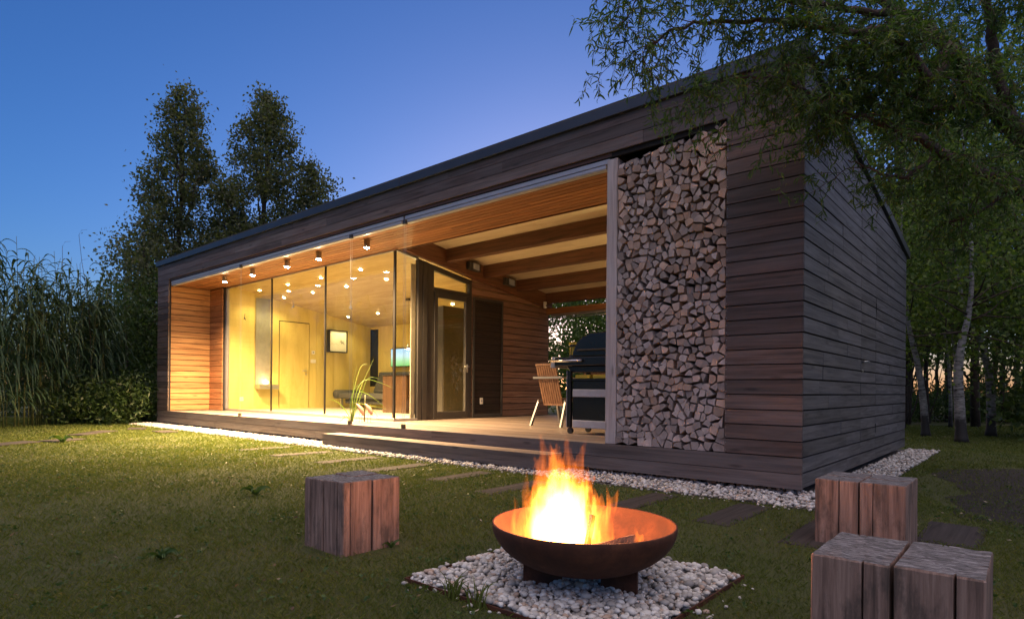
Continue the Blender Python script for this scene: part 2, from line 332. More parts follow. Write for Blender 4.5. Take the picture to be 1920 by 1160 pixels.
def logmat(name, dark, light):
    m, nt, b, o = newmat(name); L = nt.links; t = N(nt, 'TexCoord'); oi = N(nt, 'ObjectInfo'); g = N(nt, 'NewGeometry')
    sh = N(nt, 'VectorMath', operation='SCALE'); sh.inputs[0].default_value = (.07, 9, .06); L.new(mth(nt, 'ADD', oi.outputs['Random'], g.outputs['Random Per Island']), sh.inputs['Scale'])
    ad = N(nt, 'VectorMath', operation='ADD'); L.new(t.outputs['Object'], ad.inputs[0]); L.new(sh.outputs[0], ad.inputs[1])
    wv = N(nt, 'TexWave', wave_type='RINGS', rings_direction='Y', i_Scale=26, i_Distortion=3.0, i_Detail=3); wv.inputs['Detail Scale'].default_value = 3; L.new(ad.outputs[0], wv.inputs['Vector'])
    n = N(nt, 'TexNoise', i_Scale=70, i_Detail=5, i_Roughness=.7); L.new(ad.outputs[0], n.inputs['Vector'])
    n3 = N(nt, 'TexNoise', i_Scale=14, i_Detail=3); L.new(ad.outputs[0], n3.inputs['Vector'])
    f = mth(nt, 'ADD', mth(nt, 'MULTIPLY', wv.outputs['Fac'], .3), mth(nt, 'ADD', mth(nt, 'MULTIPLY', n.outputs['Fac'], .35), mth(nt, 'MULTIPLY', n3.outputs['Fac'], .45)))
    c = ramp(nt, f, [(.3, dark), (.75, light)])
    rn = mth(nt, 'FRACT', mth(nt, 'ADD', oi.outputs['Random'], g.outputs['Random Per Island']))
    hs = N(nt, 'HueSaturation'); L.new(c, hs.inputs['Color']); L.new(mth(nt, 'MULTIPLY_ADD', rn, .8, .6), hs.inputs['Value']); L.new(hs.outputs[0], b.inputs['Base Color'])
    b.inputs['Roughness'].default_value = .85
    bp = N(nt, 'Bump', i_Strength=.5, i_Distance=.004); L.new(n.outputs['Fac'], bp.inputs['Height']); L.new(bp.outputs[0], b.inputs['Normal']); return m
M['log_tan'] = logmat('split_log_tan', (.20, .135, .106), (.53, .39, .315))
M['log_grey'] = logmat('split_log_grey', (.17, .138, .128), (.48, .405, .378))
def stoolmat():
    m, nt, b, o = newmat('weathered_sleeper'); L = nt.links; t = N(nt, 'TexCoord'); g = N(nt, 'NewGeometry'); oi = N(nt, 'ObjectInfo')
    sep = N(nt, 'SeparateXYZ'); L.new(g.outputs['Normal'], sep.inputs[0]); top = ramp(nt, sep.outputs[2], [(.6, (0, 0, 0)), (.8, (1, 1, 1))])
    sh = N(nt, 'VectorMath', operation='SCALE'); sh.inputs[0].default_value = (11, 7, 3); L.new(oi.outputs['Random'], sh.inputs['Scale'])
    ad = N(nt, 'VectorMath', operation='ADD'); L.new(t.outputs['Object'], ad.inputs[0]); L.new(sh.outputs[0], ad.inputs[1])
    mp = N(nt, 'Mapping'); mp.inputs['Scale'].default_value = (42, 42, 2.2); L.new(ad.outputs[0], mp.inputs[0])
    n = N(nt, 'TexNoise', i_Scale=1, i_Detail=7, i_Roughness=.65, i_Distortion=.4); L.new(mp.outputs[0], n.inputs['Vector'])
    side = ramp(nt, n.outputs['Fac'], [(.26, (.05, .032, .025)), (.5, (.25, .155, .12)), (.74, (.42, .285, .225))])
    mpb = N(nt, 'Mapping'); mpb.inputs['Scale'].default_value = (9, 9, 3.5); L.new(ad.outputs[0], mpb.inputs[0])
    nb = N(nt, 'TexNoise', i_Scale=1, i_Detail=6, i_Roughness=.7); L.new(mpb.outputs[0], nb.inputs['Vector'])
    side = mixc(nt, mth(nt, 'MULTIPLY', ramp(nt, nb.outputs['Fac'], [(.5, (0, 0, 0)), (.62, (1, 1, 1))]), .6), side, (.05, .042, .035))
    mpt = N(nt, 'Mapping'); mpt.inputs['Scale'].default_value = (16, 55, 20); mpt.inputs['Rotation'].default_value = (0, 0, .3); L.new(ad.outputs[0], mpt.inputs[0])
    n2 = N(nt, 'TexNoise', i_Scale=1, i_Detail=8, i_Roughness=.72, i_Distortion=1.4); L.new(mpt.outputs[0], n2.inputs['Vector'])
    tc = ramp(nt, n2.outputs['Fac'], [(.38, (.04, .036, .036)), (.52, (.16, .148, .15)), (.66, (.40, .385, .40))])
    L.new(mixc(nt, top, side, tc), b.inputs['Base Color']); b.inputs['Roughness'].default_value = .85
    hh = mth(nt, 'ADD', mth(nt, 'MULTIPLY', top, n2.outputs['Fac']), mth(nt, 'MULTIPLY', mth(nt, 'SUBTRACT', 1, top), n.outputs['Fac']))
    bp = N(nt, 'Bump', i_Strength=.85, i_Distance=.008); L.new(hh, bp.inputs['Height']); L.new(bp.outputs[0], b.inputs['Normal']); return m
M['stool'] = stoolmat()
M['paver'] = wood('sleeper_paver', (.018, .013, .011), (.055, .041, .037), 1, .9, .25, grey=(.05, .044, .042), greyamt=.5, bump=.8, obj=True)
M['pinkwood'] = plain('pale_pink_wood', (.52, .32, .24), .6, 0, .12, 12)
M['char'] = plain('charred_wood', (.03, .02, .014), .9, 0, .5, 20, .8)
def tvmat():
    m, nt, b, o = newmat('tv_picture'); t = N(nt, 'TexCoord'); sep = N(nt, 'SeparateXYZ'); nt.links.new(t.outputs['Generated'], sep.inputs[0])
    n = N(nt, 'TexNoise', i_Scale=4, i_Detail=3); nt.links.new(t.outputs['Object'], n.inputs['Vector'])
    f = mth(nt, 'ADD', sep.outputs[2], mth(nt, 'MULTIPLY', n.outputs['Fac'], .25))
    c = ramp(nt, f, [(.12, (.22, .62, .16)), (.45, (.45, .80, .42)), (.7, (.62, .85, .88)), (1.05, (.45, .72, .92))])
    nt.links.new(c, b.inputs['Emission Color']); b.inputs['Emission Strength'].default_value = .2; b.inputs['Base Color'].default_value = (.02, .02, .02, 1); return m
M['tv'] = tvmat()
def screenmat():
    m, nt, b, o = newmat('insect_mesh'); tr = N(nt, 'BsdfTransparent'); mx = N(nt, 'MixShader'); mx.inputs[0].default_value = .5
    b.inputs['Base Color'].default_value = (.03, .022, .018, 1); b.inputs['Roughness'].default_value = .6
    nt.links.new(tr.outputs[0], mx.inputs[1]); nt.links.new(b.outputs[0], mx.inputs[2]); nt.links.new(mx.outputs[0], o.inputs[0]); return m
M['mesh'] = screenmat()
def lamp(name, kind, loc, power, color, parent=None, size=.05, spot=None, blend=.5, aim=None):
    d = bpy.data.lights.new(name, kind); d.energy = power; d.color = color
    if kind in ('POINT', 'SPOT'): d.shadow_soft_size = size
    if kind == 'SPOT': d.spot_size = math.radians(spot); d.spot_blend = blend
    o = bpy.data.objects.new(name, d); COL.objects.link(o)
    o.location = Vector(loc)-(off(parent) if parent is not None else Vector((0, 0, 0)))
    if parent is not None: o.parent = parent
    if aim is not None: o.rotation_euler = Vector(aim).to_track_quat('-Z', 'Y').to_euler()
    return o
# ================================================================== THE SETTING: ground
def sheet(name, x0, y0, x1, y1, z, m, kind='structure'):
    return tag(fast(name, [(x0, y0, z), (x1, y0, z), (x1, y1, z), (x0, y1, z)], [(0, 1, 2, 3)], m), kind=kind)
sheet('lawn', -400, -400, 400, 400, 0, M['ground'])
sheet('gravel_bed', -15.45, -.56, .42, 6.1, .004, M['gravelbase'])
sheet('fire_pit_bed', -.76, -3.84, .44, -2.70, .005, M['gravelbase'])
sp = random.Random(4); SOIL = [(2.1+(1.45+.35*math.sin(3*a+1)+sp.uniform(-.12, .12))*math.cos(a), 2.1+(2.4+.3*math.sin(2*a)+sp.uniform(-.15, .15))*math.sin(a)) for a in [i/40*2*PI for i in range(40)]]
tag(fast('soil', [(x, y, .004) for x, y in SOIL], [tuple(range(40))], M['soil']), kind='structure')
# ================================================================== THE HOUSE
p = .14; ZB = .07; XL = -15.2; D = 5.75; DZ = ZB+2*p
def k(n): return ZB+n*p
FZ_ = DZ+.02
house = empty('timber_house', (-7.6, 2.9, 0), 'long dark timber house with glazed front, covered terrace and sloping roof', 'house')
rz = lambda y: 3.94-.145*y                    # underside of the roof edge along the side
def xboards(mb, x0, x1, ks, y0=0, th=.022, gap=.011, splits=0, zt=None):
    for kk in ks:
        z0, z1 = k(kk)+gap, k(kk+1)
        if zt: z1 = min(z1, zt)
        if z1-z0 < .02: continue
        cuts = sorted([x0]+[random.uniform(x0+.6, x1-.6) for _ in range(splits)]+[x1])
        for a, b in zip(cuts[:-1], cuts[1:]):
            if b-a < .05: continue
            j = random.uniform(-.0025, .0025); mb.box(a+.0015, y0+j, z0, b-.0015, y0+th, z1)
def yboards(mb, y0, y1, ks, x0, th, gap=.015, splits=0, top=None, face=1):
    """boards running along Y; face=+1: show towards +X at x0, -1 towards -X; cut to a sloping top"""
    for kk in ks:
        z0, z1 = k(kk)+gap, k(kk+1)
        cuts = sorted([y0]+[random.uniform(y0+.5, y1-.5) for _ in range(splits)]+[y1])
        for a, b in zip(cuts[:-1], cuts[1:]):
            if b-a < .04: continue
            a2, b2 = a+.0015, b-.0015; ta, tb = z1, z1
            j = random.uniform(-.0025, .0025); xa, xb = (x0-th, x0+j) if face > 0 else (x0+j, x0+th)
            if top is None: mb.box(xa, a2, z0, xb, b2, z1); continue
            poly = [(a2, z0), (b2, z0), (b2, z1), (a2, z1)]
            out = []
            for i in range(4):
                q, r = poly[i], poly[(i+1) % 4]; dq, dr = top(q[0])-q[1], top(r[0])-r[1]
                if dq >= 0: out.append(q)
                if dq*dr < 0: t = dq/(dq-dr); out.append((q[0]+t*(r[0]-q[0]), q[1]+t*(r[1]-q[1])))
            if len(out) >= 3: mb.prism(out, xa, xb, 0)
# outer cladding
for a, b in ((XL, -14.5), (-.70, -.0)):
    m = MB(); xboards(m, a, b, range(2, 25)); m.build('front_cladding', M['facade'], house)
m = MB()
for (a, b) in ((XL, -11.9), (-11.9, -7.9), (-7.9, -4.3), (-4.3, 0)):
    m.box(a+.001, 0, k(0), b-.001, .03, k(1)-.006)
for (a, b) in ((XL, -13.4), (-13.4, -9.3), (-9.3, -4.9), (-4.9, 0)): m.box(a+.001, 0, k(1), b-.001, .03, k(2))
m.build('deck_edge_board', M['kerb'], house)
m = MB()
for z0, z1, cuts in ((3.573, 3.703, (-12.6, -9.1, -5.2, -1.6)), (3.709, 3.838, (-11, -7.6, -3.6)), (3.844, 3.945, (-13, -8.7, -4.6, -.9))):
    xs = [XL]+list(cuts)+[0]
    for a, b in zip(xs[:-1], xs[1:]): m.box(a+.001, random.uniform(-.002, .002), z0, b-.001, .024, z1)
m.build('fascia', M['facade'], house)
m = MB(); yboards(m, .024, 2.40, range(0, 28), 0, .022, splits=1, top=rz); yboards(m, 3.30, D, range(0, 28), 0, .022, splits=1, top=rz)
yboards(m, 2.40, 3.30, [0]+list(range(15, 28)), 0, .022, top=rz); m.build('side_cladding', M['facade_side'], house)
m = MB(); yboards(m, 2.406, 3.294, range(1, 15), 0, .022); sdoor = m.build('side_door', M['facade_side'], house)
m = MB(); m.tube([(.002, 2.47, 1.31), (.05, 2.47, 1.31)], .011, 10); m.tube([(.046, 2.465, 1.31), (.055, 2.48, 1.312), (.052, 2.60, 1.312)], .010, 10)
m.build('handle', M['steel'], sdoor, smooth=True); m = MB(); m.tube([(.001, 2.47, 1.20), (.012, 2.47, 1.20)], .018, 12); m.build('lock', M['steel'], sdoor)
for z in (1.98, .42): m = MB(); m.box(-.002, 3.297, z, .006, 3.304, z+.12); m.build('hinge', M['black'], sdoor)
m = MB()
for kk in range(2, 25):
    for dz in (.035, .105):
        m = MB(); m.tube([(-.688, -.004, k(kk)+dz), (-.688, .001, k(kk)+dz)], .0035, 6); m.build('nail', M['steel'], house)
# dark structure behind the boards
m = MB()
m.box(XL+.01, .03, ZB+.01, -14.67, D-.03, 3.05); m.box(-14.67, .03, 3.52, -.02, .06, 3.94)
m.box(-.68, .024, ZB+.01, -.024, D-.03, 3.05); m.box(-2.0, .55, ZB+.01, -.68, D-.03, 3.05); m.box(-2.03, .03, .30, -.68, .55, .345)
for y0, y1 in ((.03, 1.5), (1.5, 3), (3, 4.5), (4.5, D-.03)):
    zz = rz(y1)-.02; m.box(-.68 if y0 < .5 else -2.0, max(y0, .55 if y0 > .5 else .03), 3.05, -.024, y1, zz)
m.box(-1.92, .40, .345, -.70, .55, 3.6)
m.box(XL+.3, .35, 0, -.4, D-.3, ZB+.02); m.build('wall_core', M['void'], house)
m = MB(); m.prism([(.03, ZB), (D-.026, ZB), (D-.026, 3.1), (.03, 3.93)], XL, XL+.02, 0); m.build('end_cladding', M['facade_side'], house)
for a, b in ((XL, -7.2), (-2.06, -.03)): m = MB(); m.box(a, D-.025, ZB, b, D, 3.08); m.build('rear_cladding', M['facade'], house)
for x in [-15, -14.4, -13.3, -12.7, -11.9, -11.2, -10.4, -9.6, -8.8, -8.0]: m = MB(); m.box(x, .06, 0, x+.05, .11, ZB+.02); m.build('support_stub', M['deck'], house)
# roof
m = MB(); m.prism([(-.035, 4.03), (D+.09, 4.03-.145*(D+.125)), (D+.09, 4.085-.145*(D+.125)), (-.035, 4.085)], XL-.035, .035, 0); roof = m.build('roof', M['roofing'], house)
m = MB()
for a, b in ((XL-.04, -5.62), (-5.615, .04)): m.box(a, -.04, 3.948, b, .02, 4.062)
cl = lambda y: 4.062-.145*y
m.prism([(.022, cl(0)), (D+.1, cl(D+.1)), (D+.1, cl(D+.1)-.114), (.022, cl(0)-.114)], -.012, .040, 0)
m.prism([(.022, cl(0)), (D+.1, cl(D+.1)), (D+.1, cl(D+.1)-.114), (.022, cl(0)-.114)], XL-.04, XL+.012, 0)
m.build('roof_edge', M['coping'], roof, bevel=.004)
# soffit, inner trim, awning
m = MB(); n = 10; w = (1.21-.13)/n
for i in range(n):
    xs = sorted([-14.65]+[random.uniform(-14, -3) for _ in range(3)]+[-2.0])
    for a, b in zip(xs[:-1], xs[1:]): m.box(a+.001, .13+i*w+.008, 3.452+random.uniform(0, .002), b-.001, .13+(i+1)*w-.008, 3.472)
m.build('soffit', M['soffit'], house)
m = MB(); m.box(-7.18, 1.213, 3.44, -2.0, 1.235, 3.86); m.box(-14.66, .028, 3.53, -2.0, .06, 3.57); m.build('soffit_trim', M['beam'], house)
aw = empty('awning_cassette', (0, 0, 0)); aw.parent = house; aw.location = Vector((-7.6, .06, 3.45))-house.location
for a, b in ((-14.44, -5.60), (-5.56, -2.03)):
    m = MB(); m.prism([(.035, 3.462), (.035, 3.51), (.07, 3.532), (.125, 3.532), (.125, 3.462)], a, b, 0); m.build('cassette', M['alu_blue'], aw)
    m = MB(); m.prism([(.045, 3.405), (.038, 3.42), (.038, 3.452), (.12, 3.452), (.12, 3.405)], a+.01, b-.05, 0); m.build('drop_bar', M['alu_blue'], aw)
for x in (-10.775, -6.915, -5.55):
    m = MB()
    for d in (-.02, .02): m.tube([(x+d, .03, .36), (x+d, .03, 3.44)], .0022, 5)
    cb = m.build('guide_cable', M['steel'], aw)
    for z0, z1 in ((.352, .41), (3.385, 3.45)): m = MB(); m.box(x-.032, .007, z0, x+.032, .05, z1); m.build('cable_bracket', M['alu'], cb)
m = MB(); m.box(-14.65, .06, 3.475, -2.0, 1.21, 3.49); m.build('soffit_core', M['void'], house)
# niche walls
m = MB(); yboards(m, .03, 1.05, range(2, 25), -14.65, .02, top=lambda y: 3.45); nw = m.build('niche_wall', M['niche'], house)
m = MB(); xboards(m, -14.65, -13.93, range(2, 25), 1.05, .02, zt=3.45); m.build('niche_return_wall', M['niche_x'], house)
m = MB(); m.box(-14.52, .024, k(2), -14.502, .06, 3.53); m.box(-14.66, 1.072, .3, -13.93, 1.2, 3.5); m.build('niche_core', M['void'], house)
# deck
m = MB(); y = .033; i = 0
while y < D-.05:
    w = .137
    for (a, b) in ([(-14.65, -9.8), (-9.8, -5.4), (-5.4, -2.06)] if y < 1.02 else [(-7.18, -4.4 if i % 2 else -3.6), (-4.4 if i % 2 else -3.6, -2.06)]):
        s = random.uniform(-.3, .3) if a < -7.2 else 0
        m.box(a+.001, y, DZ-.028, b-.001, min(y+w-.006, D-.03), DZ-random.uniform(0, .002))
    y += w; i += 1
m.build('deck', M['deck'], house)
m = MB(); m.box(-14.65, .034, DZ-.06, -2.06, D-.04, DZ-.03); m.build('deck_underside', M['void'], house)
m = MB()
for i, (a, b) in enumerate(((-.33, -.255), (-.25, -.135), (-.13, -.012))): m.box(-7.1, a, .186, -2.6, b, .21)
st = m.build('entrance_step', M['deck'], house); m = MB(); m.box(-7.1, -.36, .045, -2.6, -.332, .212); m.box(-7.1, -.332, .045, -7.08, -.01, .185); m.box(-2.62, -.332, .045, -2.6, -.01, .185); m.build('step_riser', M['kerb'], st)
# post and terrace right wall
m = MB(); m.box(-2.06, .03, DZ+.001, -1.925, .16, 3.50); m.build('post', M['post'], house, bevel=.006)
m = MB(); yboards(m, .16, D, range(2, 26), -2.035, .02, top=lambda y: 3.98-.143*y, face=-1); m.build('terrace_side_wall', M['terrace_wall'], house)
# terrace ceiling and beams
cz = lambda y: 3.985-.143*y
m = MB()
for a, b in ((1.236, 2.30), (2.30, 3.37), (3.37, 4.44), (4.44, D)):
    for c, d in ((-7.2, -4.7), (-4.7, -2.03)): m.prism([(a+.002, cz(a)), (b-.002, cz(b)), (b-.002, cz(b)+.018), (a+.002, cz(a)+.018)], c+.002, d-.002, 0)
m.build('terrace_ceiling', M['panel'], house)
for yb in (2.31, 3.36, 4.43, 5.50):
    m = MB(); zb = 3.73-.14*yb; m.prism([(yb, zb), (yb+.12, zb-.004), (yb+.12, cz(yb+.12)), (yb, cz(yb))], -7.1, -2.04, 0); m.build('ceiling_beam', M['beam'], house, bevel=.005)
m = MB(); m.prism([(1.24, 3.47), (2.0, 3.365), (D, 2.85), (D, cz(D)), (1.24, cz(1.24))], -7.2, -7.1, 0); m.build('wall_ledger', M['beam_y'], house, bevel=.004)
m = MB(); m.box(-7.2, D-.10, 2.72, -2.05, D-.02, 2.86); m.build('rear_lintel', M['soffit'], house)  # paler wood than the beams: the wall lamp's light is put into the colour
m = MB(); m.tube([(-7.0, D-.15, 2.68), (-2.1, D-.15, 2.68)], .035, 10); m.box(-7.0, D-.17, 2.60, -2.1, D-.13, 2.622); m.build('rear_blind', M['alu_grey'], house)
# terrace wall left (X=-7.2), screen door, glazed door
m = MB(); yboards(m, 3.13, D, range(2, 24), -7.2, .02, top=lambda y: 3.66-.14*y); m.build('terrace_back_wall', M['terrace_wall'], house)
m = MB(); m.box(-7.36, 3.14, .3, -7.222, D-.03, 2.8); m.build('terrace_wall_core', M['void'], house)
sc = MB()
for a in ((3.15, .36, 3.20, 2.84), (4.03, .36, 4.08, 2.84)): sc.box(-7.199, a[0], a[1], -7.165, a[2], a[3])
sc.box(-7.199, 3.20, .36, -7.165, 4.03, .43); sc.box(-7.199, 3.20, 2.79, -7.165, 4.03, 2.84); scd = sc.build('screen_door', M['alu'], house, bevel=.003)
m = MB(); m.box(-7.186, 3.20, .43, -7.183, 4.03, 2.79); m.build('screen_mesh', M['mesh'], scd); m = MB(); m.box(-7.164, 4.045, 1.25, -7.155, 4.065, 1.45); m.build('pull', M['black'], scd)
top = lambda y: 3.62-.145*y
fr = MB()
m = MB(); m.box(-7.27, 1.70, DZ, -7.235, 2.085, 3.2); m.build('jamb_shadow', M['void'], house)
m = MB(); m.box(-7.30, 1.60, FZ_, -7.275, 1.69, 3.28); m.build('inner_jamb', M['panel'], house)
for a, b in ((1.68, 1.785), (1.80, 1.915), (1.93, 2.09)): fr.prism([(a, DZ), (b, DZ), (b, top(b)), (a, top(a))], -7.26, -7.19+(.015 if a < 1.9 else .0), 0)
fr.prism([(3.05, DZ), (3.128, DZ), (3.128, top(3.128)), (3.05, top(3.05))], -7.26, -7.19, 0)
fr.prism([(2.09, top(2.09)-.10), (3.05, top(3.05)-.10), (3.05, top(3.05)), (2.09, top(2.09))], -7.26, -7.19, 0)
fr.box(-7.26, 2.09, 2.83, -7.19, 3.05, 2.90); fr.box(-7.27, 2.09, DZ, -7.18, 3.05, DZ+.03); frame = fr.build('door_frame', M['alu'], house, bevel=.004)
m = MB(); m.prism([(2.09, 2.90), (3.05, 2.90), (3.05, top(3.05)-.1), (2.09, top(2.09)-.1)], -7.232, -7.222, 0); m.build('transom_pane', M['glass'], frame)
dl = MB(); dl.box(-7.25, 2.10, .385, -7.18, 2.19, 2.825); dl.box(-7.25, 2.95, .385, -7.18, 3.04, 2.825); dl.box(-7.25, 2.19, .385, -7.18, 2.95, .50); dl.box(-7.25, 2.19, 2.71, -7.18, 2.95, 2.825)
door = dl.build('glazed_door', M['alu'], house, bevel=.004)
m = MB(); m.box(-7.222, 2.19, .50, -7.212, 2.95, 2.71); m.build('door_pane', M['glass'], door)
m = MB(); m.box(-7.18, 2.98, 1.28, -7.17, 3.01, 1.45); m.tube([(-7.17, 2.995, 1.40), (-7.125, 2.995, 1.40), (-7.12, 2.96, 1.40), (-7.12, 2.87, 1.40)], .011, 8); m.build('handle', M['steel'], door, smooth=True)
# front glazing
GY = 1.15
m = MB(); m.box(-13.93, GY-.03, DZ, -7.165, GY+.04, DZ+.055); m.box(-13.93, GY-.01, 3.425, -7.165, GY+.03, 3.452); m.box(-13.93, GY-.04, DZ+.055, -13.865, GY+.04, 3.425); m.box(-13.86, GY-.03, DZ+.055, -13.835, GY+.03, 3.425)
m.box(-7.235, GY+.04, DZ, -7.165, 1.68, DZ+.045); m.prism([(GY+.03, 3.43), (1.68, 3.35), (1.68, 3.40), (GY+.03, 3.47)], -7.23, -7.17, 0)
wf = m.build('window_frame', M['alu_grey'], house, bevel=.003)
m = MB()
for x, w in ((-11.64, .011), (-9.445, .013), (-7.20, .025)): m.box(x-w, GY-.014, DZ+.055, x+w, GY+.02, 3.425)
m.build('mullion', M['alu_dark'], house)
def bird_decal(x, z, s, flip):
    pts = [(0, 0), (.12, .10), (.30, .55), (.45, 1.0), (.62, 1.05), (.50, .55), (.42, .15), (.75, -.05), (.95, -.5), (.80, -.62), (.55, -.30), (.30, -.22), (.05, -.35), (-.05, -.2)]
    return [(x+(-q if flip else q)*s, z+r*s) for q, r in pts]
panes = ((-13.835, -11.651, (-12.98, 2.62, .10, False)), (-11.629, -9.458, (-10.66, 2.72, .11, True)), (-9.432, -7.225, (-8.60, 2.53, .11, False)))
for a, b, q in panes:
    m = MB(); m.box(a, GY-.003, DZ+.055, b, GY+.009, 3.425); pn = m.build('window_pane', M['glass'], house)
    m = MB(); m.prism(bird_decal(*q), GY-.0052, GY-.0042, 1); m.build('bird_sticker', M['black'], pn)
m = MB(); m.prism([(GY+.02, DZ+.045), (1.68, DZ+.045), (1.68, 3.35), (GY+.02, 3.43)], -7.206, -7.194, 0); m.build('window_pane', M['glass'], house)
# rooms inside
FZ = DZ+.02; ic = lambda y: 3.53-.16*(y-1.15)
m = MB(); m.box(-14.02, GY+.045, FZ-.03, -7.26, 5.62, FZ); m.build('interior_floor', M['floor'], house)
m = MB(); ys = [1.2, 1.93, 2.56]
for a, b in ((1.2, 1.915), (1.923, 2.331), (2.339, 2.60), (3.52, 3.737), (3.745, 4.297), (4.305, 4.965), (4.973, 5.40)):
    m.prism([(a, FZ), (b, FZ), (b, ic(b)), (a, ic(a))], -14.03, -14.0, 0)
m.prism([(2.603, 2.77), (3.517, 2.77), (3.517, ic(3.517)), (2.603, ic(2.603))], -14.03, -14.0, 0)
for x0, x1 in ((-13.6, -12.906), (-12.897, -11.706), (-11.697, -10.506), (-10.497, -9.306), (-9.297, -8.206), (-8.197, -7.26)): m.box(x0, 5.6, FZ, x1, 5.63, 3.0)
m.box(-14.0, 5.6, 2.75, -13.603, 5.63, 3.0); m.box(-14.0, 5.6, FZ, -13.603, 5.63, 1.0)
m.prism([(3.13, FZ), (5.6, FZ), (5.6, 3.0), (3.13, ic(3.13))], -7.41, -7.37, 0); m.prism([(5.40, FZ), (5.6, FZ), (5.6, 3.0), (5.40, ic(5.40))], -14.03, -14.0, 0)
m.build('interior_wall', M['ply'], house)
m = MB(); m.box(-13.6-.4, 5.64, 1.0, -13.6, 5.66, 2.75); m.build('narrow_window', M['void'], house)
m = MB(); m.box(-14.2, 1.1, .3, -14.04, 5.7, 3.5); m.build('partition_core', M['void'], house)
m = MB()
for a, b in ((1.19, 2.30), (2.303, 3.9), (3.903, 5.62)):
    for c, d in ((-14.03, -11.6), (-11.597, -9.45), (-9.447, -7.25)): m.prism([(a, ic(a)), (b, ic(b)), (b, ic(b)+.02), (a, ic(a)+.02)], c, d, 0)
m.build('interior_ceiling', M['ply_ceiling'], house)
m = MB(); m.box(-14.02, 2.625, FZ, -13.992, 3.495, 2.745); idoor = m.build('interior_door', M['ply'], house)
m = MB(); m.tube([(-13.992, 3.41, 1.42), (-13.95, 3.41, 1.42), (-13.945, 3.40, 1.42), (-13.945, 3.28, 1.42)], .012, 8); m.build('handle', M['steel'], idoor, smooth=True); m = MB(); m.box(-13.992, 3.39, 1.30, -13.98, 3.43, 1.35); m.build('lock', M['steel'], idoor)
m = MB(); m.box(-14.0, 1.2, FZ, -13.985, 2.60, FZ+.08); m.box(-14.0, 3.53, FZ, -13.985, 5.4, FZ+.08); m.build('skirting', M['ply'], house)
# ------------------------------------------------------------------ lamps
WARM = (1, .67, .33); WARM2 = (1, .80, .32)
def soffit_lamp(x, label, pw):
    t = empty('soffit_spotlight', (x, .38, 3.45), label, 'spotlight', 'spotlights under the eaves')
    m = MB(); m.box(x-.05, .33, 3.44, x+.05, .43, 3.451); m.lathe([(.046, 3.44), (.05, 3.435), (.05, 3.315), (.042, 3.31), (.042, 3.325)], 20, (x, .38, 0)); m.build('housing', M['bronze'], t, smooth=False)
    m = MB(); m.lathe([(.047, 3.316), (.044, 3.308), (.034, 3.301), (.018, 3.297), (.0005, 3.296)], 18, (x, .38, 0)); m.build('bulb', M['bulb'], t, smooth=True)
    lamp('spot_light', 'SPOT', (x, .38, 3.25), pw, WARM, t, .04, 142, .85, (0, 0, -1))
for x, l in ((-12.30, 'leftmost ceiling spotlight under the eaves, above the timber niche'), (-11.0, 'spotlight under the eaves beside the niche, second from the left'), (-9.58, 'middle spotlight of the five under the eaves'), (-8.45, 'spotlight under the eaves above the second glass joint'), (-6.98, 'rightmost spotlight under the eaves, above the glass corner')): soffit_lamp(x, l, 380)
ROW = {1.80: 'front', 2.47: 'second', 3.45: 'third', 4.46: 'rear'}
for y in (1.80, 2.47, 4.46):
    for i, x in enumerate((-13.5, -12.1, -10.65, -9.15)):
        z = ic(y)-.004
        t = empty('ceiling_spotlight', (x, y, z), 'round recessed ceiling light in the %s row inside, %s along the plywood ceiling' % (ROW[y], ('leftmost', 'second from left', 'third from left', 'rightmost')[i]), 'ceiling light', 'recessed lights in the plywood ceiling')
        m = MB(); m.lathe([(.062, .002), (.060, -.006), (.048, -.006), (.045, .0)], 20, (x, y, z)); m.build('rim', M['steel'], t, smooth=True)
        m = MB(); m.disc((x, y, z-.001), .046, 16, True); m.build('bulb', M['bulb2'], t)
        lamp('spot_light', 'SPOT', (x, y, z-.03), 7.2, WARM2, t, .04, 125, .6, (0, 0, -1))
t = empty('pendant_lamp', (-9.9, 3.7, 3.1), 'small pendant lamp on a thin cord in front of the television', 'lamp')
m = MB(); m.box(-9.96, 3.66, 3.06, -9.84, 3.74, 3.12); m.build('ceiling_rose', M['darkcab'], t); m = MB(); m.tube([(-9.9, 3.7, 3.06), (-9.9, 3.7, 2.0)], .003, 5); m.build('cord', M['black'], t)
m = MB(); m.lathe([(.012, 2.03), (.02, 2.0), (.028, 1.985), (.03, 1.97), (.09, 1.90), (.085, 1.90), (.028, 1.965)], 24, (-9.9, 3.7, 0)); m.build('lamp_shade', M['steel'], t, smooth=True)
m = MB(); m.lathe([(0.001, 1.955), (.02, 1.95), (.032, 1.92), (.028, 1.892), (.0005, 1.878)], 16, (-9.9, 3.7, 0)); m.build('bulb', M['bulb'], t, smooth=True)
lamp('pendant_light', 'POINT', (-9.9, 3.7, 1.84), 6, WARM2, t, .04)
t = empty('wall_lamp', (-2.08, 3.0, 2.6), 'wall lamp on the terrace side wall behind the firewood', 'lamp')
m = MB(); m.box(-2.07, 2.92, 2.45, -2.035, 3.08, 2.62); m.build('bracket', M['alu'], t); m = MB(); m.cbox(-2.14, 2.94, 2.47, -2.07, 3.06, 2.60, .01); m.build('bulb', M['bulb2'], t)
lamp('wall_light', 'POINT', (-2.22, 3.0, 2.55), 8, (1, .70, .25), t, .06)
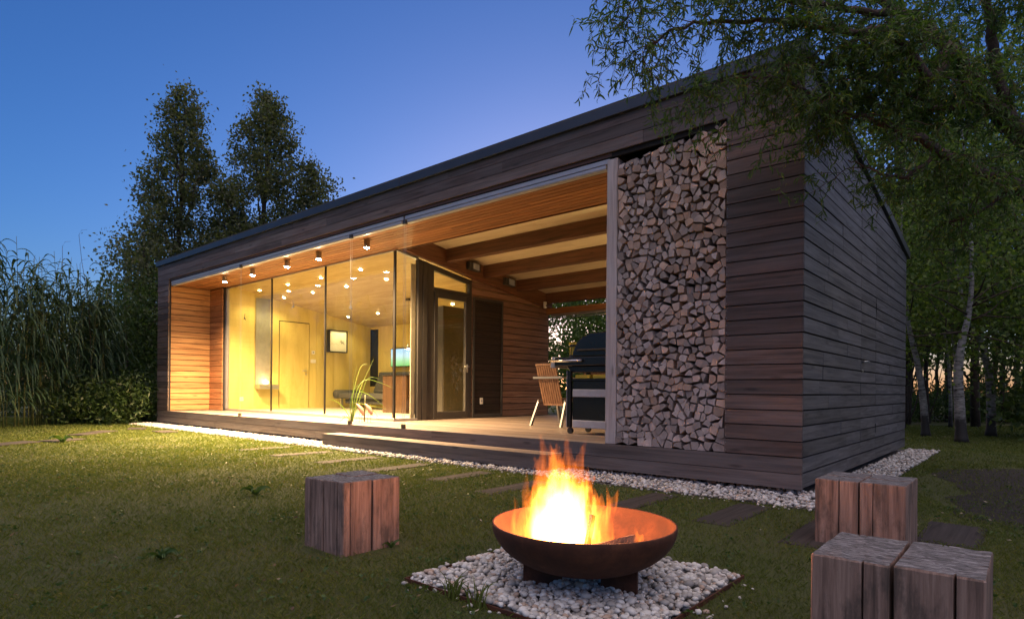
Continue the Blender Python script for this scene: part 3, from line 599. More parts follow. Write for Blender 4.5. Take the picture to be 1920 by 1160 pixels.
# ================================================================== FIREWOOD STACK (logs in the recess)
def clip(poly, nx, nz, c):
    out = []
    for i in range(len(poly)):
        a, b = poly[i], poly[(i+1) % len(poly)]; da, db = nx*a[0]+nz*a[1]-c, nx*b[0]+nz*b[1]-c
        if da <= 0: out.append(a)
        if da*db < 0: t = da/(da-db); out.append((a[0]+t*(b[0]-a[0]), a[1]+t*(b[1]-a[1])))
    return out
def area(q): return .5*abs(sum(q[i][0]*q[(i+1) % len(q)][1]-q[(i+1) % len(q)][0]*q[i][1] for i in range(len(q))))
fx0, fx1, fz0 = -1.918, -.708, .352
ftop = lambda x: 3.42+.14*min(1, (x-fx0)/.3)
def cells(pts):
    res = []
    for i, a in enumerate(pts):
        poly = [(fx0, fz0), (fx1, fz0), (fx1, ftop(fx1)), (fx0, ftop(fx0))]
        for j in sorted(range(len(pts)), key=lambda j: (pts[j][0]-a[0])**2+(pts[j][1]-a[1])**2)[1:22]:
            b = pts[j]; nx, nz = b[0]-a[0], b[1]-a[1]
            poly = clip(poly, nx, nz, nx*(a[0]+b[0])/2+nz*(a[1]+b[1])/2)
            if len(poly) < 3: break
        res.append(poly)
    return res
rf = random.Random(5); pts = []; row = 0; z = fz0+.04
while z < 3.56:
    x = fx0+.02+(row % 2)*.045
    while x < fx1:
        pts.append((min(max(x+rf.uniform(-.03, .03), fx0+.01), fx1-.01), z+rf.uniform(-.03, .03))); x += rf.uniform(.070, .102)
    z += .075; row += 1
for it in range(1):
    pts = [((sum(q[0] for q in c)/len(c))*.6+a[0]*.4, (sum(q[1] for q in c)/len(c))*.6+a[1]*.4) if len(c) > 2 else a for a, c in zip(pts, cells(pts))]
logs = []
for c in cells(pts):
    if len(c) < 3 or area(c) < .0022: continue
    cx, cz_ = sum(q[0] for q in c)/len(c), sum(q[1] for q in c)/len(c)
    keep = rf.choice((3, 3, 4, 4))
    c = list(c)
    while len(c) > keep:                                  # drop the shortest edges: split logs have few sides
        i = min(range(len(c)), key=lambda i: math.dist(c[i], c[(i+1) % len(c)])); j = (i+1) % len(c)
        mid = ((c[i][0]+c[j][0])/2, (c[i][1]+c[j][1])/2)
        if j > i: c[i:j+1] = [mid]
        else: c = c[1:-1]+[mid]
    nn = len(c); bi = rf.randrange(nn); out = []
    sx, sz = sum(q[0] for q in c)/nn, sum(q[1] for q in c)/nn
    for i in range(nn):
        a, b = c[i], c[(i+1) % nn]; out.append(a)
        if i == bi:                                       # the bark side is an arc
            L_ = math.dist(a, b); ox, oz = (a[0]+b[0])/2-sx, (a[1]+b[1])/2-sz; ol = math.hypot(ox, oz) or 1
            for t in (.2, .4, .6, .8):
                h = 4*t*(1-t)*L_*.24; out.append((a[0]+(b[0]-a[0])*t+ox/ol*h, a[1]+(b[1]-a[1])*t+oz/ol*h))
        elif rf.random() < .5:
            t = rf.uniform(.3, .7); out.append((a[0]+(b[0]-a[0])*t+rf.uniform(-.004, .004), a[1]+(b[1]-a[1])*t+rf.uniform(-.004, .004)))
    q = []
    for (x, zz) in out:
        d = math.hypot(x-sx, zz-sz) or 1; s = max(.5, 1-.0024/d); q.append((min(max(sx+(x-sx)*s, fx0), fx1), max(sz+(zz-sz)*s, fz0)))
    logs.append((sx, sz, q))
fpx = lambda L_: area(L_[2])/((Vector((L_[0], 0, L_[1]))-CAM).length**2)
logs.sort(key=fpx, reverse=True)
def logmesh(mb, L_):
    sx, sz, q = L_; y0 = .03+rf.uniform(-.016, .02); n = len(q); tl = rf.uniform(-.12, .12); t2 = rf.uniform(-.1, .1)
    fr_ = [(x, y0+tl*(x-sx)+t2*(zz-sz)+.006, zz) for x, zz in q]; ins = [(sx+(x-sx)*.95, y0+tl*(x-sx)+t2*(zz-sz), sz+(zz-sz)*.95) for x, zz in q]; bk = [(x, .385, zz) for x, zz in q]
    mb.add(ins+fr_+bk, [tuple(range(n)), tuple(reversed(range(2*n, 3*n)))]+[(i, n+i, n+(i+1) % n, (i+1) % n) for i in range(n)]+[(n+i, 2*n+i, 2*n+(i+1) % n, n+(i+1) % n) for i in range(n)])
rest = MB()
for i, L_ in enumerate(logs):
    hz = (L_[1]-.35)/3.1; tan = rf.random() < .35+.55*hz-(.35 if hz < .12 else 0)
    if i < 300:
        mb = MB(); logmesh(mb, L_)
        o = mb.build('firewood_log', M['log_tan' if tan else 'log_grey'], None, (L_[0], .04, L_[1]))
        tag(o, 'split log with a tan cut end, in the firewood stack in the recess' if tan else 'split log with a grey weathered end, in the firewood stack in the recess', 'firewood', 'split logs stacked in the wall recess')
    else: logmesh(rest, L_)
tag(rest.build('small_firewood', M['log_grey'], None, (-1.3, .04, 1.8)), 'small split logs filling gaps of the firewood stack', 'firewood', 'split logs stacked in the wall recess', 'stuff')
# ================================================================== FIRE PIT
PC = (-.07, -3.35)
m = MB()
for a in ((-.775, -3.855, .455, -3.848), (-.775, -2.692, .455, -2.685), (-.775, -3.848, -.768, -2.692), (.448, -3.848, .455, -2.692)): m.box(a[0], a[1], -.05, a[2], a[3], .020)
tag(m.build('pit_edging', M['rust'], None, (-.16, -3.27, 0)), 'low rusty steel edging around the square pebble bed', 'edging')
bowl = empty('fire_bowl', (PC[0], PC[1], 0), 'wide rusty steel fire bowl with a burning fire on three plate legs', 'fire bowl')
RB, HR, HB = .435, .315, .085
prof = []
for i in range(17):
    a = i/16*PI/2; prof.append((max(.0005, RB*math.sin(a)**.9), HB+(HR-HB)*(1-math.cos(a))**1.0))
inn = [(max(.0005, r-.012), z+.012 if i < len(prof)-2 else z) for i, (r, z) in enumerate(prof)]
m = MB(); m.lathe(prof+[(RB-.002, HR+.004), (RB-.010, HR+.004)]+inn[::-1], 72, (PC[0], PC[1], 0)); m.build('bowl', M['rust'], bowl, smooth=True)
for ang in (2, 225, 114):
    a = math.radians(ang); ca, sa = math.cos(a), math.sin(a); mb = MB(); t = .006
    for q in [[(.10, .0), (.285, .0), (.285, .175), (.22, .135), (.16, .108), (.10, .098)]]:
        vs = []
        for s in (-t, t): vs += [(PC[0]+ca*r-sa*s, PC[1]+sa*r+ca*s, z) for r, z in q]
        n = len(q); mb.add(vs, [tuple(range(n)), tuple(reversed(range(n, 2*n)))]+[(i, (i+1) % n, n+(i+1) % n, n+i) for i in range(n)])
    mb.build('leg', M['rust'], bowl)
FC = Vector((PC[0], PC[1], 0))-RIGHT*.105-FWD*.01
def burning(name, p0, p1, r, label, mat):
    mb = MB(); p0, p1 = Vector(p0), Vector(p1); d = (p1-p0).normalized(); a = d.cross(UP).normalized(); b = a.cross(d)
    sh = [(-.9, -.5), (-.2, -.9), (.8, -.6), (1, .2), (.3, .9), (-.7, .6)]
    vs = []
    for t in (0, .33, .66, 1): vs += [p0.lerp(p1, t)+(a*x+b*y)*r*(1+.12*math.sin(9*t+x*3)) for x, y in sh]
    fs = [tuple(range(6)), tuple(reversed(range(18, 24)))]+[(i*6+j, i*6+(j+1) % 6, (i+1)*6+(j+1) % 6, (i+1)*6+j) for i in range(3) for j in range(6)]
    mb.add(vs, fs); tag(mb.build(name, mat, None, tuple(p0.lerp(p1, .5))), label, 'log', 'logs burning in the fire bowl')
Q = lambda r, f, z: tuple(Vector((PC[0], PC[1], z))+RIGHT*r+FWD*f)
burning('burning_log', Q(.0, -.12, .20), Q(.24, -.03, .235), .038, 'split log lying low in the bowl to the right of the flames', M['bark_red'])
burning('burning_log', Q(-.01, -.14, .17), Q(.035, -.06, .36), .016, 'thin charred stick standing up beside the flames', M['char'])
burning('burning_log', Q(-.24, .0, .16), Q(.05, .08, .22), .04, 'charred log under the middle of the flames', M['char'])
burning('burning_log', Q(-.05, -.12, .13), Q(-.10, .18, .16), .045, 'charred log at the bottom of the fire bowl', M['char'])
def flame(name, c, spec, voxel, mat, label, seed):
    r = random.Random(seed); mb = MB(); base = bpy.data.meshes.new('tmp'); bm = bmesh.new(); bmesh.ops.create_icosphere(bm, subdivisions=1, radius=1)
    iv = [v.co.copy() for v in bm.verts]; fi = [tuple(v.index for v in f.verts) for f in bm.faces]; bm.free()
    def blob(p, rr, sz=1.0): mb.add([(p[0]+v.x*rr, p[1]+v.y*rr, p[2]+v.z*rr*sz) for v in iv], fi)
    for (x, y, z, rr, sz) in spec['core']: blob((c[0]+x, c[1]+y, c[2]+z), rr, sz)
    for i in range(spec['n']):
        a = r.uniform(0, 2*PI); rad = spec['r']*math.sqrt(r.random()); x, y = rad*math.cos(a), rad*math.sin(a)
        H = spec['h']*(1-.55*(rad/spec['r'])**1.5)*r.uniform(.62, 1.05); w = spec['w']*r.uniform(.6, 1.2)*(1 if rad < spec['r']*.6 else .7)
        lx, ly = -x*.28+r.uniform(-.45, .45)*spec['r'], -y*.28+r.uniform(-.45, .45)*spec['r']; ph = r.uniform(0, 6); n = 16
        for j in range(n):
            t = j/(n-1); rr = w*(1-t)**.75*(.75+.6*math.sin(min(1, t*2.4)*PI/2))*.75+.002
            blob((c[0]+x+lx*t*t+.016*math.sin(ph+5*t)*t, c[1]+y+ly*t*t+.016*math.cos(ph+4*t)*t, c[2]+spec['z0']+H*t), rr, 1.5)
    for f in spec.get('extra', []):
        for j in range(12):
            t = j/11; blob((c[0]+f[0]+f[4]*t*t, c[1]+f[1], c[2]+f[2]+f[3]*t), f[5]*(1-t)**.8+.002, 1.4)
    o = mb.build(name, mat, None, tuple(c)); md = o.modifiers.new('remesh', 'REMESH'); md.mode = 'VOXEL'; md.voxel_size = voxel
    dg = bpy.context.evaluated_depsgraph_get(); me = bpy.data.meshes.new_from_object(o.evaluated_get(dg)); o.modifiers.clear(); o.data = me
    if not me.materials: me.materials.append(mat)
    return tag(o, label, 'fire')
rx, ry = RIGHT.x, RIGHT.y
fl = flame('campfire_flame', FC, dict(core=[(0, 0, .275, .13, 1.05), (0, 0, .36, .13, 1.3), (.0, 0, .47, .10, 1.5)], n=66, r=.22, h=.66, w=.066, z0=.20,
     extra=[(rx*.19, ry*.19, .20, .20, rx*.03, .025), (rx*.24, ry*.24, .21, .16, -rx*.01, .022), (rx*.345-FWD.x*.06, ry*.345-FWD.y*.06, .22, .11, -rx*.02, .022), (rx*.365-FWD.x*.06, ry*.365-FWD.y*.06, .22, .07, rx*.02, .018)]), .0075, M['flame'], 'tall bright orange flames burning in the rusty fire bowl', 3)
lamp('fire_glow', 'POINT', FC+Vector((0, 0, .42)), 5.5, (1, .46, .24), fl, .12)
# pebbles
def pebbles(name, rects, n, s0, s1, sub, label, z=(.004, .03), seed=1, keep=None, flat=.62):
    bm = bmesh.new(); bmesh.ops.create_icosphere(bm, subdivisions=sub, radius=1); V = np.array([v.co for v in bm.verts]); F = np.array([[v.index for v in f.verts] for f in bm.faces]); bm.free()
    g = np.random.default_rng(seed); ar = np.array([(r[2]-r[0])*(r[3]-r[1]) for r in rects]); ch = g.choice(len(rects), n, p=ar/ar.sum()); R = np.array(rects)[ch]
    pos = np.stack([g.uniform(R[:, 0], R[:, 2]), g.uniform(R[:, 1], R[:, 3]), g.uniform(z[0], z[1], n)], 1)
    if keep is not None: pos = pos[keep(pos)]; n = len(pos)
    s = g.uniform(s0, s1, n)*g.choice([.6, .9, 1, 1.1, 1.45], n); sc = np.stack([s, s*g.uniform(.62, .9, n), s*g.uniform(flat-.12, flat+.1, n)], 1)
    a = g.uniform(0, 2*PI, n); tx = g.normal(0, .35, n); c, si = np.cos(a), np.sin(a)
    W_ = V[None]*sc[:, None, :]; W_ = W_*(1+.10*np.sin(V[None, :, [1, 2, 0]]*3+g.uniform(0, 6, (n, 1, 3))))
    ct, st_ = np.cos(tx)[:, None], np.sin(tx)[:, None]; y, zz = W_[:, :, 1]*ct-W_[:, :, 2]*st_, W_[:, :, 1]*st_+W_[:, :, 2]*ct; x = W_[:, :, 0]
    W_ = np.stack([x*c[:, None]-y*si[:, None], x*si[:, None]+y*c[:, None], zz], 2)+pos[:, None, :]
    FF = (F[None]+(np.arange(n)*len(V))[:, None, None]).reshape(-1, 3)
    return tag(fast(name, W_.reshape(-1, 3), FF, M['pebble'], None, (0, 0, 0), True), label, 'pebbles', None, 'stuff')
pebbles('pebbles', [(-.755, -3.835, .435, -2.705)], 4200, .011, .019, 2, 'white and grey pebbles filling the square bed under the fire bowl', (.006, .036), 2)
pebbles('stray_pebbles', [(-.86, -3.95, .54, -3.84), (-.86, -3.84, -.77, -2.6), (.46, -3.84, .56, -2.6), (-4.5, -.72, .5, -.56)], 130, .008, .015, 1, 'single pebbles strayed into the grass around the pebble beds', (.004, .016), 8)
pebbles('gravel', [(-4.6, -.56, .42, .25), (.0, .2, .42, 6.1)], 7200, .013, .022, 1, 'pale pebble strip along the front right and side of the house', (.004, .034), 3)
pebbles('gravel', [(-15.45, -.56, -4.6, .2)], 10500, .015, .025, 1, 'pale pebble strip lit by the eaves lamps along the left part of the house', (.004, .034), 4)
# ================================================================== SLEEPER SEATS AND PAVERS
def sleeper(x0, y0, x1, y1, z0, z1, seed, cracks):
    r = random.Random(seed); per = []
    corners = [(x0, y0), (x1, y0), (x1, y1), (x0, y1)]; mb = MB()
    for i in range(4):
        a, b = corners[i], corners[(i+1) % 4]; L_ = math.dist(a, b); dx, dy = (b[0]-a[0])/L_, (b[1]-a[1])/L_; nx, ny = -dy, dx
        ev = [(.006, 0), (L_-.006, 0)]
        for q in range(9): ev.append(((q+.5+r.uniform(-.3, .3))/9*L_, r.uniform(-.0005, .002)))
        for t in cracks.get(i, []):
            w = r.uniform(.0025, .0045); ev += [(L_*t-w, 0), (L_*t+r.uniform(-.001, .001), r.uniform(.022, .04)), (L_*t+w, .0005)]
        ev.sort(); ev2 = []
        for e in ev:
            if ev2 and e[0]-ev2[-1][0] < .0012: continue
            ev2.append(e)
        per += [(a[0]+dx*t+nx*d, a[1]+dy*t+ny*d) for t, d in ev2]
    cx, cy = (x0+x1)/2, (y0+y1)/2; n = len(per); H = z1-z0
    rows = [(z0, 1.0, 0), (z0+H*.3, 1, 1), (z0+H*.6, 1, 1), (z1-.006, 1, 0), (z1, .982, 0)]; vs = []
    for z, s, w in rows: vs += [(cx+(x-cx)*s+w*r.uniform(-.0012, .0012), cy+(y-cy)*s+w*r.uniform(-.0012, .0012), z+(r.uniform(-.002, .002) if z >= z1-.001 else 0)) for x, y in per]
    fs = [tuple(reversed(range(n))), tuple(range(4*n, 5*n))]+[(q*n+i, q*n+(i+1) % n, (q+1)*n+(i+1) % n, (q+1)*n+i) for q in range(4) for i in range(n)]
    return mb.add(vs, fs)
def seat(x0, y0, x1, y1, z1, label, nx, ny, seed):
    t = empty('log_stool', ((x0+x1)/2, (y0+y1)/2, 0), label, 'stool', 'upright timber stools around the fire'); r = random.Random(seed); g = .0055
    for i in range(nx):
        for j in range(ny):
            a, b = x0+(x1-x0)*i/nx, x0+(x1-x0)*(i+1)/nx; c, d = y0+(y1-y0)*j/ny, y0+(y1-y0)*(j+1)/ny
            cr = {q: [r.uniform(.2, .8)] + ([r.uniform(.1, .9)] if r.random() < .5 else []) for q in range(4)}
            sleeper(a+(g if i else 0), c+(g if j else 0), b-(g if i < nx-1 else 0), d-(g if j < ny-1 else 0), -.02, z1+r.uniform(-.006, .004), seed*10+i*3+j, cr).build('block', M['stool'], t)
seat(-1.758, -3.815, -1.357, -3.415, .41, 'timber block stool on the lawn left of the fire bowl, one side lit pink', 2, 2, 4)
seat(.515, -1.63, 1.0, -1.165, .40, 'timber block stool standing in front of the dark corner of the house', 2, 2, 5)
seat(.98, -3.54, 1.45, -3.115, .40, 'nearest timber block stool right of the fire, its top weathered grey', 2, 1, 6)
PAV = []
def paver(x0, y0, x1, y1, label, rz=0, zt=.008, grp='sunken sleepers forming the stepping path'):
    r = random.Random(int(abs(x0*1000))+3); cx, cy = (x0+x1)/2, (y0+y1)/2; w, h = (x1-x0)/2, (y1-y0)/2; mb = MB()
    mb.cbox(-w, -h, -.08, w, h, zt, .008); o = mb.build('sleeper_paver', M['paver'], None, (0, 0, 0)); o.location = (cx, cy, 0); o.rotation_euler = (r.uniform(-.012, .012), r.uniform(-.012, .012), rz+r.uniform(-.02, .02))
    tag(o, label, 'paver', grp); PAV.append((cx, cy, w, h, rz))
paver(.33, -1.80, .62, -.90, 'dark sunken sleeper partly behind the middle seat by the house corner')
paver(-.32, -1.58, -.04, -.66, 'dark sunken sleeper in the grass right behind the fire bowl')
paver(-1.10, -1.55, -.84, -.66, 'sunken sleeper directly behind the flames')
paver(-2.35, -1.80, -2.10, -.86, 'sunken sleeper between the flames and the left seat, nearest the step')
paver(-3.25, -1.60, -3.00, -.74, 'sunken sleeper in the lawn behind the left seat, right of its top')
paver(-4.3, -1.62, -4.04, -.72, 'warmly lit sunken sleeper behind the left seat, in front of the step')
paver(-5.35, -1.60, -5.1, -.70, 'sunken sleeper in the grass before the left end of the step')
paver(-6.45, -1.60, -6.2, -.70, 'brightly lit sunken sleeper left of the step')
paver(-7.5, -1.60, -7.25, -.72, 'farthest brightly lit sunken sleeper of the row before the house')
paver(.98, -1.16, 1.32, -.40, 'dark sunken sleeper right of the middle seat')
for x, y, a, l in ((-10.75, -3.62, .5, 'slab of the curved path at the left edge of the lawn'), (-10.95, -2.92, .6, 'raised dark slab of the curved path beside a clump of weeds'), (-12.25, -2.28, .8, 'grey slab of the curved path with a second slab touching it'), (-12.75, -1.85, .9, 'small slab just behind the pair on the curved path'), (-13.3, -1.05, 1.2, 'slab of the curved path nearest the house'), (-12.0, -.95, 1.45, 'slab half grown over, near the bright gravel on the left')):
    paver(x-.17, y-.32, x+.17, y+.32, l, a, .03, 'slabs of the curved path on the left')
# ================================================================== TERRACE THINGS
def chair(loc, label, rz):
    t = empty('slatted_chair', loc, label, 'chair', 'slatted chairs on the terrace'); x, y, z = loc
    def B(z_): return -.02-.19*(z_-.36)/.66           # the back leans towards -Y
    for i in range(9):
        xx = -.225+i*.05; mb = MB(); w = .019
        mb.add([(x+xx+s*w, y+B(zz)+d, z+zz) for zz in (.36, 1.0) for s, d in ((-1, -.011), (1, -.011), (1, .011), (-1, .011))], [(0, 1, 2, 3), (7, 6, 5, 4), (0, 4, 5, 1), (1, 5, 6, 2), (2, 6, 7, 3), (3, 7, 4, 0)]); mb.build('back_slat', M['teak'], t)
    mb = MB(); mb.box(x-.25, y+B(1.0)-.015, z+.985, x+.25, y+B(1.0)+.02, z+1.02); mb.box(x-.25, y+B(.36)-.013, z+.335, x+.25, y+B(.36)+.016, z+.365); mb.build('back_rail', M['teak'], t)
    mb = MB()
    for i in range(8): mb.box(x-.24, y+.01+i*.056, z+.43, x+.24, y+.055+i*.056, z+.45)
    mb.build('seat', M['teak'], t)
    mb = MB(); mb.box(x-.33, y+B(.80)-.045, z+.775, x+.33, y+B(.80)-.018, z+.81)
    for s in (-1, 1): mb.box(x+s*.315-.02, y+B(.80)-.02, z+.775, x+s*.315+.02, y+.40, z+.80); mb.box(x+s*.30-.015, y-.10, z+.40, x+s*.30+.015, y+.42, z+.43)
    mb.build('chair_frame', M['chairframe'], t)
    for s in (-1, 1):
        for y0, y1 in ((-.06, -.22), (.36, .50)):
            mb = MB(); w = .016
            mb.add([(x+s*(.30 if q else .34)+a*w, y+(y0 if q else y1)+b*w*1.5, z+(.43 if q else 0)) for q in (0, 1) for a, b in ((-1, -1), (1, -1), (1, 1), (-1, 1))], [(0, 1, 2, 3), (7, 6, 5, 4), (0, 4, 5, 1), (1, 5, 6, 2), (2, 6, 7, 3), (3, 7, 4, 0)]); mb.build('leg', M['chairframe'], t)
    t.rotation_euler = (0, 0, rz)
chair((-4.42, 2.28, DZ), 'wooden slatted chair with grey metal legs, its back to the lawn', -.12)
chair((-3.95, 2.95, DZ), 'slatted chair half hidden behind the barbecue and the nearer chair', .1)
g = empty('gas_barbecue', (-2.95, 1.25, DZ), 'black gas barbecue on castors beside the terrace post', 'barbecue')
gx0, gx1, gy0, gy1 = -3.27, -2.27, 1.0, 1.5
m = MB(); m.box(gx0+.07, gy0+.03, DZ+.10, gx1-.02, gy1, DZ+.72); m.build('cabinet', M['blackgloss'], g, bevel=.008)
for x in (gx0, gx1-.06):
    for y in (gy0, gy1-.05): m = MB(); m.box(x, y, DZ+.085, x+.06, y+.05, DZ+.86); m.build('frame_post', M['blackgloss'], g, bevel=.006)
m = MB(); m.box(gx0-.006, gy0-.004, DZ+.09, gx0-.001, gy0+.04, DZ+.86); m.build('frame_trim', M['greyplastic'], g)
for z in (.50, .085):
    m = MB(); m.box(gx0+.09, gy0+.0, DZ+z, gx1-.09, gy0+.028, DZ+z+.105); m.build('front_bar', M['greyplastic'], g, bevel=.01, seg=2)
m = MB(); m.box(gx0+.05, gy0+.02, DZ+.72, gx1-.02, gy1, DZ+.745); m.build('shelf', M['blackgloss'], g)
m = MB(); m.box(gx0+.10, gy0+.05, DZ+.748, gx0+.34, gy0+.25, DZ+.80); m.box(gx0+.38, gy0+.05, DZ+.748, gx0+.62, gy0+.25, DZ+.80); m.build('drip_tray', M['yellow'], g, bevel=.004)  # yellow lamplight on the trays is put into their colour
m = MB(); m.prism([(gx0-.22, DZ+.92), (gx1, DZ+.92), (gx1, DZ+1.04), (gx0-.22, DZ+1.04)], gy0, gy1+.02, 1); m.prism([(gx0+.02, DZ+.83), (gx1-.05, DZ+.83), (gx1, DZ+.92), (gx0-.05, DZ+.92)], gy0+.05, gy1-.03, 1); m.build('cook_box', M['blackgloss'], g, bevel=.012, seg=2)
m = MB(); m.prism([(gx0-.31, DZ+.90), (gx0-.22, DZ+.90), (gx0-.22, DZ+1.05), (gx0-.28, DZ+1.05)], gy0+.02, gy1, 1); m.build('side_handle_cap', M['greyplastic'], g, bevel=.012, seg=2)
m = MB(); m.tube([(gx0-.25, gy0-.03, DZ+.99), (gx0+.26, gy0-.03, DZ+.99)], .018, 10); m.box(gx0-.21, gy0-.03, DZ+.98, gx0-.18, gy0+.01, DZ+1.0); m.box(gx0+.22, gy0-.03, DZ+.98, gx0+.25, gy0+.01, DZ+1.0); m.build('towel_rail', M['chrome'], g, smooth=True)
lp = [(gx0+.05, DZ+1.04), (gx0+.07, DZ+1.12), (gx0+.13, DZ+1.24), (gx0+.22, DZ+1.31), (gx0+.36, DZ+1.355), (gx0+.60, DZ+1.36), (gx0+.82, DZ+1.30), (gx0+.94, DZ+1.17), (gx1, DZ+1.04)]
m = MB(); m.prism(lp, gy0+.03, gy1-.02, 1); m.build('lid', M['blackgloss'], g, bevel=.02, seg=3)
m = MB(); m.tube([(gx0+.16, gy0+.0, DZ+1.13), (gx0+.84, gy0+.0, DZ+1.13)], .013, 8); m.box(gx0+.18, gy0, DZ+1.12, gx0+.2, gy0+.04, DZ+1.14); m.build('lid_handle', M['alu'], g)
for x, y in ((gx0+.04, gy0+.03), (gx1-.05, gy0+.03), (gx0+.04, gy1-.03), (gx1-.05, gy1-.03)):
    m = MB(); m.tube([(x, y-.018, DZ+.042), (x, y+.018, DZ+.042)], .042, 18); m.build('castor', M['rubber'], g)
t = empty('camping_lantern', (gx0+.0, gy0+.16, DZ+1.04), 'yellow and black lantern standing on the barbecue beside its lid', 'lantern'); lx, ly, lz = gx0-.02, gy0+.16, DZ+1.042
m = MB(); m.lathe([(.0005, 0), (.055, 0), (.055, .03), (.045, .035)], 18, (lx, ly, lz)); m.lathe([(.05, .15), (.058, .155), (.058, .175)], 18, (lx, ly, lz)); m.build('base', M['black'], t)
m = MB(); m.lathe([(.043, .035), (.043, .15)], 18, (lx, ly, lz)); m.build('lamp_body', M['yellow'], t, smooth=True)
m = MB(); m.lathe([(.058, .175), (.058, .20), (.05, .21), (.0005, .212)], 18, (lx, ly, lz)); m.build('cap', M['yellow'], t)
for i in range(3):
    a = i*2.1+.5; m = MB(); m.tube([(lx+.05*math.cos(a), ly+.05*math.sin(a), lz+.03), (lx+.05*math.cos(a), ly+.05*math.sin(a), lz+.16)], .007, 6); m.build('guard', M['black'], t)
for y, z, l in ((3.02, 3.42, 'pale fronted box speaker under the terrace ceiling, nearer the front'), (4.12, 3.26, 'pale fronted box speaker under the terrace ceiling, farther back')):
    t = empty('box_speaker', (-7.05, y, z), l, 'speaker', 'box speakers under the terrace beams')
    m = MB(); m.prism([(y-.16, z-.07), (y+.16, z-.095), (y+.16, z+.055), (y-.16, z+.08)], -7.098, -6.99, 0); m.build('cabinet', M['alu'], t, bevel=.012, seg=2)
    m = MB(); m.prism([(y-.08, z-.065), (y+.10, z-.08), (y+.10, z+.045), (y-.08, z+.06)], -6.989, -6.965, 0); m.build('front_panel', M['greyplastic'], t, bevel=.01)
m = MB(); m.box(-7.1, 5.40, 2.84, -7.04, 5.46, 2.99); sn = m.build('motion_sensor', M['white'], None, (-7.09, 5.43, 2.9), bevel=.008, seg=2); tag(sn, 'small white motion sensor at the rear corner of the terrace', 'sensor')
m = MB(); m.cbox(-7.04, 5.415, 2.88, -7.032, 5.445, 2.91, .003); m.build('eye', M['black'], sn)
def socket(name, x, y, z, w, h, label, cat, rosette=True):
    t = empty(name, (x, y, z), label, cat); m = MB(); m.box(x, y-w/2, z-h/2, x+.012, y+w/2, z+h/2); m.build('plate', M['white'], t, bevel=.003)
    m = MB(); m.tube([(x+.0122, y, z), (x+.0132, y, z)], min(w, h)*.28, 14) if rosette else m.box(x+.0125, y-w*.35, z-h*.3, x+.016, y+w*.35, z+h*.3); m.build('insert', M['greyplastic'] if rosette else M['white'], t)
socket('power_socket', -7.182, 3.42, .70, .085, .13, 'white outdoor socket low on the timber wall behind the insect screen', 'socket')
socket('power_socket', -13.999, 1.58, .64, .10, .10, 'white socket low on the plywood wall by the window edge', 'socket')
socket('light_switch', -13.999, 3.635, 1.70, .16, .10, 'white switch plate on the plywood wall beside the door', 'switch', False)
socket('thermostat', -13.999, 3.635, 1.95, .10, .10, 'square thermostat above the switch beside the interior door', 'thermostat')
# rush plant and birds on the deck
def blade(mb, pts, w):
    pts = [Vector(q) for q in pts]
    dense = []
    for i in range(len(pts)-1):
        p0, p1, p2, p3 = pts[max(i-1, 0)], pts[i], pts[i+1], pts[min(i+2, len(pts)-1)]
        for s in range(5):
            t = s/5; dense.append(.5*((2*p1)+(p2-p0)*t+(2*p0-5*p1+4*p2-p3)*t*t+(3*p1-p0-3*p2+p3)*t**3))
    dense.append(pts[-1]); n = len(dense); vs = []
    for i, q in enumerate(dense):
        d = (dense[min(i+1, n-1)]-dense[max(i-1, 0)]).normalized(); s = d.cross(FWD).normalized(); s = (s*.9+FWD*.35).normalized(); t = i/(n-1); ww = w*(.75+.5*math.sin(PI*min(1, t*1.3)))*(1-t)**.5+.0006
        vs += [q-s*ww/2, q+FWD*ww*.12, q+s*ww/2]
    mb.add(vs, [f for i in range(n-1) for f in ((3*i, 3*i+1, 3*i+4, 3*i+3), (3*i+1, 3*i+2, 3*i+5, 3*i+4))])
PB = P(659, 792, 10.35); PB.z = DZ
t = empty('rush_plant', tuple(PB), 'arching green rush plant growing at the edge of the deck', 'plant')
BL = [[(659, 790, 0), (661, 760, 0), (663, 720, .05), (669, 683, .1)], [(660, 790, .0), (665, 765, .1), (676, 727, .25), (688, 700, .3), (701, 672, .35)],
      [(660, 788, 0), (668, 735, .1), (684, 712, .2), (710, 716, .3), (738, 728, .35)], [(661, 786, 0), (672, 738, .1), (686, 737, .2), (706, 750, .25), (724, 766, .3)],
      [(657, 790, 0), (650, 772, -.1), (632, 753, -.15), (610, 746, -.2)], [(658, 788, 0), (657, 760, -.05), (662, 735, .0), (672, 722, .05), (679, 736, .05)],
      [(660, 789, 0), (670, 758, .1), (688, 759, .15), (708, 763, .2), (725, 767, .2)], [(660, 790, 0), (676, 744, .1), (690, 709, .15), (712, 710, .2)],
      [(656, 790, 0), (650, 780, -.05), (644, 784, -.1), (637, 790, -.1)], [(661, 790, 0), (668, 750, .0), (674, 742, .0), (671, 725, .05)], [(662, 789, 0), (666, 765, .1), (700, 770, .2), (711, 789, .2)], [(660, 790, 0), (662, 740, .2), (676, 688, .3), (690, 684, .35)]]
m = MB()
for b in BL: blade(m, [P(u, v, 10.35+d) for u, v, d in b], .015)
m.build('leaves', M['leaf_plant'], t)
m = MB(); m.tube([P(683, 790, 10.5), P(684, 765, 10.5), P(685, 740, 10.5)], [.014, .012, .009], 8); m.tube([P(658, 791, 10.36), P(659, 770, 10.36)], [.016, .012], 8); m.build('stem', M['stalk'], t, smooth=True)
